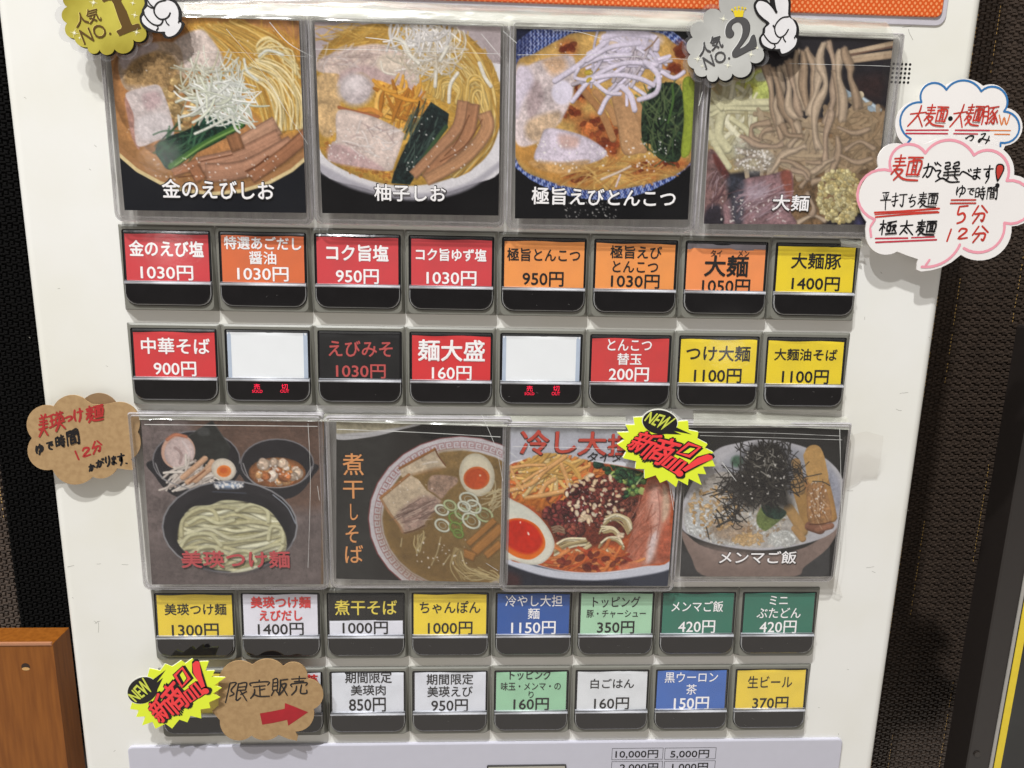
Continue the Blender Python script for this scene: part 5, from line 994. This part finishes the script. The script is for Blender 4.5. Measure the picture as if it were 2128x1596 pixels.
two=[(745,560),(740,480),(770,380),(850,300),(960,262),(1060,290),(1115,370),(1125,450),(1100,560),(1030,670),(960,765),(1040,730),(1110,660),(1150,570),(1200,558),(1225,745),(1100,810),(890,912),(845,830),(930,700),(985,600),(1010,500),(1000,410),(960,355),(900,355),(845,395),(835,450),(870,510),(862,565),(820,600),(775,592)]
for dx,m_,dd in ((-12,M_lg,.04),(8,M_k,.08),(0,M_dg,.12)):
    V,F=sheet([Wz(SW,x+dx,y+dx*.3,dS+dd) for x,y in sm(two)],dS+dd); obj('numeral' if dx==0 else 'numeral_edge',V,F,m_,T)
for s,q,o in (('人',[(335,690),(470,640),(510,820),(330,895)],.03),('気',[(490,590),(650,545),(710,740),(520,805)],.03),('NO.',[(372,905),(760,770),(815,925),(430,1098)],.01)):
    quadtx(T,s,o,SW,[(x-7,y-4) for x,y in q],dS+.05,M_lg,'lettering_edge'); quadtx(T,s,o,SW,[(x+4,y+4) for x,y in q],dS+.09,M_k,'lettering_edge'); quadtx(T,s,o,SW,q,dS+.12,M_dg)
for x,y,r in ((710,295,80),(305,930,85),(375,1040,40),(780,1030,75),(1145,858,75),(1243,755,50)): starburst(T,SW,x,y,r,dS+.18,M_sp)
M_cy=flat('crown_yellow',(232,206,40)); cr_=[(890,268),(870,190),(845,158),(880,175),(905,135),(925,180),(953,120),(978,180),(1010,130),(1015,180),(1050,135),(1030,190),(1015,268)]
V,F=sheet([Wz(SW,x,y,dS+.2) for x,y in cr_],dS+.2); cw=obj('crown',V,F,M_cy,T); L=[]
for x,y in ((848,152),(897,122),(953,112),(1008,122),(1054,130)): L.append(([(*Wz(SW,x+17*math.cos(a),y+17*math.sin(a),dS+.24),dS+.24) for a in np.linspace(0,6.28,12,endpoint=False)],[tuple(range(12))]))
V,F,_=join(L); obj('crown_ball',V,F,M_cy,cw)
glove(T,SW,sm([(1250,-20),(1200,40),(1190,110),(1230,220),(1310,310),(1385,370),(1335,450),(1325,520),(1275,600),(1290,700),(1370,780),(1480,800),(1560,810),(1620,885),(1720,870),(1850,770),(1920,640),(1900,590),(1905,450),(1860,330),(1775,260),(1775,40),(1740,-120),(1600,-200),(1480,-140),(1450,40),(1380,-20),(1300,-50)]),
 sm([(1290,15),(1240,50),(1225,110),(1270,210),(1350,290),(1430,350),(1430,390),(1375,440),(1365,520),(1310,600),(1330,690),(1400,745),(1500,775),(1600,770),(1610,800),(1640,845),(1740,810),(1840,720),(1870,620),(1850,580),(1860,430),(1810,320),(1735,245),(1735,40),(1690,-80),(1600,-140),(1520,-80),(1530,60),(1555,200),(1500,150),(1400,50)]),
 [([(1735,265),(1640,280),(1560,350),(1520,440),(1540,540),(1600,590),(1680,550),(1735,465)],20,1),([(1345,540),(1400,620),(1470,680),(1560,680),(1620,600)],18,1),([(1655,580),(1665,620),(1690,660)],18,1),([(1510,690),(1525,740),(1490,775)],18,1),([(1465,20),(1500,110),(1545,190)],34,1),([(1495,405),(1515,430)],22,0),([(1830,600),(1850,560)],18,0)],dS+.3)
# new-product stickers
NW=(1280,840,8.868)
star=[(25,525),(245,520),(180,385),(345,385),(325,250),(490,240),(640,190),(820,170),(1000,210),(1125,325),(1330,310),(1340,480),(1520,515),(1500,635),(1690,735),(1640,810),(1800,890),(1720,935),(1790,1050),(1830,1145),(1605,1150),(1665,1290),(1505,1280),(1580,1490),(1340,1370),(1325,1495),(1150,1400),(1110,1530),(935,1395),(815,1450),(730,1310),(530,1375),(525,1195),(360,1190),(375,1050),(130,995),(200,870),(30,745),(165,660)]
def sticker(label,d,fn):
    q=lambda x,y:fn(x,y)
    T=thing('starburst_sticker',*q(930,850),0,label,'sticker','yellow new-product starburst stickers')
    def pl(P,dd,th,m,name):
        P=[q(x,y) for x,y in P]; V,F=plate(P,dd-th,dd) if th else sheet(P,dd); return obj(name,V,F,m,T)
    pl([(x-8,y-14) for x,y in star],d-.35,.4,flat('sticker_edge',(240,240,232)),'backing_card'); pl(star,d,.3,mat('sticker_yellow',(232,246,52),.4,var=.02,vs=20,bump=.1,bs=25),'starburst')
    el=[(810+322*math.cos(a)*math.cos(.12)-222*math.sin(a)*math.sin(.12),330+322*math.cos(a)*math.sin(.12)+222*math.sin(a)*math.cos(.12)) for a in np.linspace(0,6.283,36,endpoint=False)]
    pl([(810+(x-810)*1.04,318+(y-330)*1.05) for x,y in el],d+.02,.25,flat('sticker_edge2',(236,236,226)),'bubble_edge'); pl(el,d+.07,0,M_k,'speech_bubble')
    pl([(1060,400),(1395,555),(1060,492),(1205,558),(880,545),(760,540)],d+.075,0,M_k,'bubble_tail')
    def t2(s,o,Q,dd,m,name='lettering'):
        V,F=tx(s,o,[q(x,y) for x,y in Q],dd); return obj(name,V,F,m,T)
    t2('NEW',.05,[(640,140),(1100,262),(880,488),(520,300)],d+.13,flat('lime_ink',(214,222,84)))
    red=flat('sticker_red',(250,64,68))
    def rb(L,dx,dy,grow,dd,m,name):
        o=[]
        for k,(P,w,c) in enumerate(L):
            P=[q(x+dx,y+dy) for x,y in P]; s_=np.hypot(*(np.array(q(1000,900))-np.array(q(0,900))))/1000
            o.append(ribbon(P,(w+grow)*s_,dd+(.026 if m is red else .006)*k,closed=c,caps=not c))
        V,F,_=join(o); obj(name,V,F,m,T)
    # thick pop letters as strokes
    G=[([(460,545),(635,590)],52,0),([(570,505),(545,580)],52,0),([(480,590),(440,650)],44,0),([(580,600),(530,670)],44,0),([(365,625),(560,690)],48,0),([(265,700),(480,775)],52,0),([(450,660),(270,830)],50,0),([(330,740),(235,745)],40,0),([(390,760),(420,830)],40,0),
       ([(860,585),(700,585),(640,640),(400,880)],50,0),([(560,745),(760,760)],46,0),([(690,770),(450,940)],50,0) ,([(640,690),(530,820)],40,0),
       ([(860,650),(1220,735)],50,0),([(1100,620),(1050,690)],50,0),([(1000,700),(960,780)],40,0),([(1110,730),(1060,800)],40,0),([(760,720),(540,980)],52,0),([(790,780),(1080,850)],50,0),([(1080,850),(780,1100),(730,1080)],54,0),([(900,800),(860,880)],34,0),([(980,830),(930,900)],34,0),([(700,900),(850,950),(790,1020),(660,970)],44,1),
       ([(1340,725),(1545,790),(1350,955),(1130,895)],62,1),([(1020,965),(1110,1000),(940,1165),(850,1125)],60,1),([(1195,1025),(1285,1060),(1090,1260),(1000,1215)],60,1)]
    ex=[(1215,1195),(1500,985),(1690,918),(1765,945),(1785,990),(1760,1015),(1500,1120),(1270,1240)]
    dot=[(1172+66*math.cos(a),1272+58*math.sin(a)) for a in np.linspace(0,6.283,20,endpoint=False)]
    G=G[-3:]; gl=(('新',[(470,490),(890,570),(520,960),(170,800)]),('商',[(840,590),(1260,690),(800,1130),(480,990)]))
    for s_,Q in gl: t2(s_,.17,[(x+10,y+16) for x,y in Q],d+.06,M_k,'letter_outline'); t2(s_,.04,Q,d+.32,red)
    rb(G,0,0,50,d+.06,M_k,'letter_outline'); rb(G,18,28,40,d+.05-.02,M_k,'letter_shadow')
    for P in (ex,dot):
        c=np.mean(P,0); g=[(c[0]+(x-c[0])*1.0+(28 if x>c[0] else -24)+12,c[1]+(y-c[1])*1.0+(40 if y>c[1] else -20)) for x,y in P]; pl(g,d+.19,0,M_k,'letter_outline')
    rb(G,0,0,0,d+.26,red,'lettering'); pl(ex,d+.3,0,red,'exclamation_stroke'); pl(dot,d+.33,0,red,'exclamation_dot')
sticker('yellow starburst sticker pasted between the chilled noodle card and the rice bowl card',8.5,lambda x,y:Wz(NW,x,y,8.5))
S1=[(810,330),(1170,1270),(1740,960),(290,840),(25,525),(1580,1490),(530,1375),(1110,1530),(30,745)]
S2=[(265,500),(843,447),(735,150),(500,800),(168,728),(985,285),(845,750),(988,538),(283,785)]
Aa=np.array([[x,y,1] for x,y in S1]); Bb=np.array([Wz((250,1340,4.729),x,y,11.) for x,y in S2]); AF=np.linalg.lstsq(Aa,Bb,rcond=None)[0]
sticker('yellow starburst sticker over the first bottom-row button beside the kraft bubble',11.,lambda x,y:tuple(np.array([x,y,1])@AF))
# kraft speech bubbles
M_kr=mat('kraft_paper',(176,144,102),.8,var=.05,vs=420,col2=(164,132,92),mask=(.4,.65),bump=.02,bs=900); M_kr2=mat('kraft_paper_edge',(146,116,82),.8,var=.05,vs=420)
M_pr=flat('red_marker',(176,44,42),rough=.6,var=.08); M_pk=flat('black_marker',(18,16,20),rough=.4)
KW=(40,800,7.255)
T=thing('kraft_note',*W(175,915,4),0,'brown kraft cloud note handwritten in red and black left of dipping noodle card','paper note','handwritten speech-bubble notes')
cutout(T,KW,[(900,250),('a',(980,210),(1200,122),(1455,262)),(1455,420),(980,420)],3.2,.5,M_kr2,'rear_cloud')
k1=[('a',(515,325),(750,155),(985,215)),(1020,245),(1090,290),(1250,300),(1380,275),('a',(1450,262),(1770,400),(1785,710)),('a',(1785,710),(1800,1000),(1680,1125)),(1735,1195),(1742,1240),(1715,1285),(1600,1275),('a',(1475,1255),(1320,1395),(1110,1385)),('a',(1110,1385),(830,1503),(500,1275)),('a',(500,1275),(160,1130),(190,800)),('a',(190,800),(150,450),(515,325))]
cutout(T,KW,k1,4.4,.6,M_kr,'cloud_card')
def hw(T,win,L,w,d,m):
    for r_ in L:
        ch,x0,x1,y0,y1=r_[:5]; ro=r_[5] if len(r_)>5 else 0; sl=r_[6] if len(r_)>6 else .12
        V,F=hand(ch,win,x0,y0,x1,y1,w,d,ro,sl); obj('lettering',V,F,m,T)
hw(T,KW,[('美',290,440,440,770,-8),('瑛',450,680,410,690,-14),('つ',690,805,460,555,-10),('け',820,965,350,555,-12),('麺',1000,1275,305,555,-12)],32,4.46,M_pr)
hw(T,KW,[('1',840,900,985,1140,-14,-.2),('2',935,1080,940,1085,-12),('分',1085,1250,840,1030,-12)],30,4.46,M_pr)
hw(T,KW,[('ゆ',245,375,890,1050,-12),('で',410,515,840,990,-12),('時',545,690,755,945,-14),('間',705,905,680,910,-14)],30,4.46,M_pk)
hw(T,KW,[('か',1045,1145,1185,1300,-12),('が',1150,1285,1120,1245,-14),('り',1285,1385,1070,1230,-12),('ま',1385,1470,1070,1200,-12),('す',1480,1590,1030,1210,-12)],28,4.46,M_pk)
strokes(T,KW,[([(1610,1180),(1625,1183)],24,0)],4.46,M_pk,'full_stop')
MW=(250,1340,4.729)
T=thing('kraft_note',*W(560,1455,9),0,'brown kraft cloud note with red arrow covering the bottom-row buttons','paper note','handwritten speech-bubble notes')
k2=[('a',(965,380),(1060,190),(1290,195)),('a',(1300,195),(1440,140),(1600,212)),('a',(1600,212),(1760,185),(1838,335)),('a',(1838,335),(1990,450),(1900,632)),('a',(1900,632),(1870,780),(1718,852)),(1745,900),(1735,944),(1650,925),('a',(1555,885),(1430,938),(1290,892)),('a',(1290,892),(1070,915),(978,740)),(900,655),(965,600)]
cutout(T,MW,k2,8.2,.6,M_kr,'cloud_card')
hw(T,MW,[('限',1035,1260,365,560,-4,.25),('定',1262,1470,340,520,-4,.1),('販',1485,1650,325,500,-4,.1),('売',1665,1845,305,495,-4,.1)],15,8.26,M_pk)
V,F=sheet([Wz(MW,x,y,8.27) for x,y in ((1372,675),(1500,652),(1615,628),(1618,572),(1730,615),(1845,662),(1740,735),(1650,795),(1640,738),(1500,768),(1395,785))],8.27); obj('arrow',V,F,flat('red_felt',(176,28,40),var=.12,vs=120,rough=.6),T)
# white cloud notes on the right edge
N1=(1770,160,5.944);N2=(1770,340,5.944)
M_wp=mat('white_card',(238,234,232),.6,var=.01,vs=60,bump=.03,bs=40); M_bl=flat('blue_line',(52,118,178)); M_pi=flat('pink_line',(240,160,176)); M_or=flat('red_pen',(206,60,48),var=.12,vs=150); M_og=flat('orange_pen',(222,130,72)); M_cr=flat('crimson_pen',(196,54,72))
T=thing('cloud_note',*W(1990,240,5),0,'white cloud note with blue outline and red writing above the pink note','paper note','handwritten speech-bubble notes'); d=4.6
cutout(T,N1,[('a',(640,830),(540,560),(850,285)),('a',(850,285),(930,80),(1165,115)),('a',(1165,115),(1400,22),(1625,112)),('a',(1625,112),(1860,140),(1918,380)),('a',(1918,380),(2110,600),(1895,850)),(1860,930),(1800,1000),(700,1000)],d,.6,M_wp,'cloud_card')
L=[]
for a_ in (((730,765),(600,520),(862,312)),((862,312),(950,88),(1170,158)),((1170,158),(1390,42),(1600,178)),((1600,178),(1840,150),(1880,425)),((1880,425),(2070,600),(1838,812))): L.append(ribbon([Wz(N1,x,y,d+.05) for x,y in arc3(*a_)+[a_[2]]],.85,d+.05+.01*len(L)))
L+= [ribbon([Wz(N1,x,y,d+.1) for x,y in ((730,765),(690,815))],.85,d+.1),ribbon([Wz(N1,x,y,d+.1) for x,y in ((1838,812),(1838,855))],.85,d+.1)]
V,F,_=join(L); obj('outline',V,F,M_bl,T)
hw(T,N1,[('大',700,930,345,625,0,.3),('麺',900,1175,340,620,4,.15),('大',1235,1430,330,635,0,.35),('麺',1405,1605,335,615,4,.2),('豚',1615,1810,345,600,0,.12)],19,d+.06,M_or)
hw(T,N1,[('W',1815,1960,455,605,0,0)],16,d+.06,M_og)
strokes(T,N1,[([(1216,512),(1222,514)],52,0)],d+.08,M_pk,'dot'); strokes(T,N1,[([(675,658),(1190,656)],17,0),([(670,697),(1182,700)],17,0),([(1280,657),(1700,660)],17,0),([(1260,699),(1555,703)],15,0)],d+.06,M_cr,'underline')
strokes(T,N1,[([(1700,660),(1960,662)],14,0),([(1765,707),(1950,709)],14,0)],d+.065,M_og,'underline')
hw(T,N1,[('の',1395,1520,715,800,0),('み',1560,1720,680,825,0)],15,d+.12,M_pk)
T=thing('cloud_note',*W(1960,430,7),0,'white cloud note with pink outline and noodle boiling times over the machine edge','paper note','handwritten speech-bubble notes'); d=7.2
cutout(T,N2,[('a',(185,720),(90,400),(250,110)),('a',(330,45),(400,-200),(640,-235)),(760,-245),(880,-242),('a',(960,-265),(1230,-332),(1560,-218)),('a',(1560,-218),(1900,-150),(2005,140)),('a',(2005,140),(2290,480),(1975,775)),('a',(1975,775),(1850,1090),(1350,1125)),(1230,1220),(1100,1285),(980,1318),(860,1333),(805,1310),(810,1240),(822,1180),(700,1140),('a',(560,1085),(280,1080),(180,930)),(172,820)],d,.7,M_wp,'cloud_card')
L=[]
for a_ in (((285,692),(70,380),(490,90)),((485,85),(560,-190),(910,-130)),((910,-130),(1210,-292),(1510,-105)),((1510,-105),(1830,-120),(1915,210)),((1915,210),(2230,480),(1885,732)),((1885,732),(1760,1030),(1385,1045)),((1335,1000),(1150,1210),(865,1275))): L.append(ribbon([Wz(N2,x,y,d+.05) for x,y in arc3(*a_)+[a_[2]]],1.15,d+.05+.01*len(L)))
L+=[ribbon([Wz(N2,x,y,d+.15) for x,y in P],1.0,d+.15) for P in (((285,692),(235,770)),((228,800),(240,900)),((960,1190),(915,1255)))]
V,F,_=join(L); obj('outline',V,F,M_pi,T)
hw(T,N2,[('麺',490,860,-110,225,2,.15)],22,d+.06,M_or)
hw(T,N2,[('が',870,1060,-20,190,0,.1),('選',1030,1340,-35,245,0,.05),('べ',1335,1500,40,190,0),('ま',1485,1605,45,200,0),('す',1620,1745,15,240,0)],19,d+.06,M_pk)
tear=[(1830,0),(1870,10),(1888,50),(1870,110),(1810,215),(1790,205),(1775,110),(1780,40),(1800,8)]
V,F=sheet([Wz(N2,x,y,d+.2) for x,y in sm(tear)],d+.2); obj('exclamation_outline',V,F,M_pk,T); c_=np.mean(tear,0); V,F=sheet([Wz(N2,c_[0]+(x-c_[0])*.72,c_[1]+(y-c_[1])*.78,d+.25) for x,y in sm(tear)],d+.25); obj('exclamation_stroke',V,F,M_or,T)
strokes(T,N2,[([(1798,266),(1802,272)],50,0)],d+.2,M_pk,'dot')
hw(T,N2,[('平',350,490,335,570,0,.05),('打',490,680,355,545,0,.1),('ち',695,800,375,545,0,.1),('麺',815,1060,350,550,0,.12)],15,d+.06,M_pk)
hw(T,N2,[('極',340,560,690,895,0,.15),('太',580,770,695,885,0,.1),('麺',795,1040,695,895,0,.15)],20,d+.06,M_pk)
hw(T,N2,[('ゆ',1285,1420,265,415,0),('で',1425,1520,290,395,0),('時',1525,1650,275,450,0),('間',1665,1800,285,445,0,.1)],15,d+.06,M_pk)
hw(T,N2,[('5',1275,1440,505,750,0,.1),('分',1475,1680,510,740,0,.1),('1',1165,1240,800,970,0,.3),('2',1300,1440,795,940,0),('分',1475,1690,765,975,0,.1)],24,d+.06,M_or)
strokes(T,N2,[([(285,605),(600,590),(1080,555)],24,1),([(285,630),(700,605),(1060,590)],12,1),([(295,660),(700,625),(1075,602)],20,1),([(1230,450),(1530,448)],18,0),([(1220,490),(1530,488)],18,0)],d+.06,M_or,'underline')
strokes(T,N2,[([(295,925),(690,920)],20,0),([(740,915),(1020,905)],16,0),([(298,972),(1045,940)],20,0)],d+.06,M_cr,'underline')
# ---------------- surroundings ----------------
def woven(name,x0,x1,y0,y1,d,label=None,dark=False,p=(3.4,2.5)):
    """basket-weave wall covering: raised strands in alternating directions"""
    R=random.Random(3); V=[];F=[];fm=[]; nx=int((x1-x0)/p[0]); ny=int((y1-y0)/p[1])
    F.append((0,1,2,3)); V+=[(x0,y0,d-1.2),(x1,y0,d-1.2),(x1,y1,d-1.2),(x0,y1,d-1.2)]; fm.append(0)
    goldc=[R.random()<.13 for _ in range(nx+1)]
    for j in range(ny):
        for i in range(nx):
            X=x0+i*p[0]+R.uniform(-.12,.12); Y=y0+j*p[1]+R.uniform(-.1,.1)+(i%2)*p[1]*.5; h=R.uniform(-.15,.2); k=len(V)
            wd,ht=(p[0]*1.15,p[1]*.62) if (i+j)%2 else (p[0]*.72,p[1]*.95)
            a,b_,c,e=X,X+wd,Y,Y+ht
            V+=[(a,c,d-.9),(b_,c,d-.9),(b_,e,d-.9),(a,e,d-.9),(a+.25,(c+e)/2-.35*ht,d+h),(b_-.25,(c+e)/2-.35*ht,d+h),(b_-.25,(c+e)/2+.3*ht,d+h-.1),(a+.25,(c+e)/2+.3*ht,d+h-.1)]
            F+=[(k+4,k+5,k+6,k+7),(k,k+1,k+5,k+4),(k+3,k+7,k+6,k+2),(k,k+4,k+7,k+3),(k+1,k+2,k+6,k+5)]; fm+=[R.choice((0,0,1))]*5
            if goldc[i] and math.sin(j*.09+i*1.7)>.2 and R.random()<.75:
                k=len(V); gx=X+p[0]*.45; V+=[(gx,Y+.2,d+.35),(gx+.42,Y+.2,d+.35),(gx+.42,Y+p[1]*.62,d+.35),(gx,Y+p[1]*.62,d+.35)]; F.append((k,k+1,k+2,k+3)); fm.append(2)
    return V,F,fm
M_f1=pm('strand_brown',(80,67,58),.45,var=.12,vs=300); M_f2=pm('strand_dark',(70,58,50),.5,var=.12,vs=300); M_f3=flat('gold_thread',(206,166,96),rough=.35)
DWl=-160.
V,F,fm=woven('wall',226,400,-200,460,DWl); 
wl=obj('wall',[(-900,-700,DWl-3),(900,-700,DWl-3),(900,900,DWl-3),(-900,900,DWl-3)],[(0,1,2,3)],pm('wall_board',(34,28,25),.8),None,kind='structure')
ROOT[wl.name]=ROOT[wl.name]; obj('woven_covering',V,F,[M_f1,M_f2,M_f3],wl,fm=fm,kind='stuff')
V,F,fm=woven('wall',-400,-284,60,340,DWl+.5); obj('woven_covering',V,F,[M_f1,M_f2,M_f3],wl,fm=fm,kind='stuff')
V,F,fm=woven('wall',-322,-196,-170,370,DWl+6); M_n=mat('strand_shade',(5,4,4),.75,var=.1,spec=.15)
obj('shaded_covering',V,F,[M_n,M_n,M_n],wl,fm=fm,kind='stuff')  # near-black weave: the shade beside the machine put into the strand colour
# framed sign, lower right
dF=-70.
xf=W(2008,1596,dF)[0]; xs=W(1998+58,1596,dF)[0]
T=thing('framed_sign',xf+60,300,dF-20,'black framed wall sign with silver line and yellow band at lower right','sign')
V,F=plate(rr(xf,W(2128,900,dF)[1]-60,xf+160,420,1.5,3),dF-20,dF,1); obj('sign_frame',V,F,flat('frame_black',(38,33,31),rough=.35),T)
a=W(2056,1596,dF+.5)[0]; b2=W(2062,1596,dF+.5)[0]; c2=W(2066,1596,dF+.5)[0]; e2=W(2080,1596,dF+.5)[0]; yt=W(2128,1000,dF)[1]-60
V,F=plate([(a,yt),(b2,yt),(b2,420),(a,420)],dF,dF+.6); obj('silver_trim',V,F,flat('silver_line',(170,166,160),rough=.3),T)
V,F=plate([(c2,yt),(e2,yt),(e2,420),(c2,420)],dF,dF+.3); obj('yellow_band',V,F,flat('yellow_print',(236,208,50)),T)
V,F=plate([(e2,yt),(xf+150,yt),(xf+150,420),(e2,420)],dF,dF+.25); obj('sign_face',V,F,flat('sign_dark',(34,36,36),rough=.3,var=.3,vs=20),T)
sx_,sy_=W(2031.7,1568,dF+.6); V,F=plate([(sx_+2.2*math.cos(q),sy_+2.2*math.sin(q)) for q in np.linspace(0,6.28,14,endpoint=False)],dF,dF+.8,.3); obj('screw',V,F,flat('screw_black',(44,38,34),rough=.3),T)
# wooden board, lower left
M_wd=mat('varnished_wood',(140,82,24),.45,spec=.35,var=.1,vs=30,col2=(122,68,15),mask=(.35,.65),stretch=(14,14,1.1),bump=.02,bs=60); M_wd2=mat('end_grain',(128,78,34),.5,var=.15,vs=60,stretch=(1,1,10)); M_lip=flat('highlight_lip',(176,122,90))
dW=-12.
xr,yt2=W(109.5,1338,dW); T=thing('wooden_board',xr-30,yt2+60,dW-14,'varnished brown wooden board with one screw hole left of the machine','board')
Pb=W(136.7,1313,dW-26)
th=15; V,F=loft([L3([(xr-120,yt2+240),(xr-120,yt2),(xr,yt2),(xr,yt2+240)],dW-th),L3([(xr-120,yt2+240),(xr-120,yt2),(xr,yt2),(xr,yt2+240)],dW)],True); 
obj('plank',V,F,M_wd,T)
V,F=plate([(xr-119,yt2-.6),(xr-.8,yt2-.6),(xr-.3,yt2+.6),(xr-119,yt2+.7)],dW-1,dW+.4); obj('edge_highlight',V,F,M_lip,T)  # pale lip: the highlight along the top edge put into its colour
hx,hy=W(53.4,1386,dW); V,F=plate([(hx+2.1*math.cos(q),hy+2.1*math.sin(q)) for q in np.linspace(0,6.28,16,endpoint=False)],dW-.1,dW+.06); h_=obj('screw_hole',V,F,flat('hole_dark',(44,24,12)),T)
V,F=sheet([(hx+1.9*math.cos(q),hy+1.0+.9*math.sin(q)) for q in np.linspace(0,6.28,12,endpoint=False)],dW+.1); obj('hole_rim',V,F,flat('raw_wood',(206,160,100)),h_)
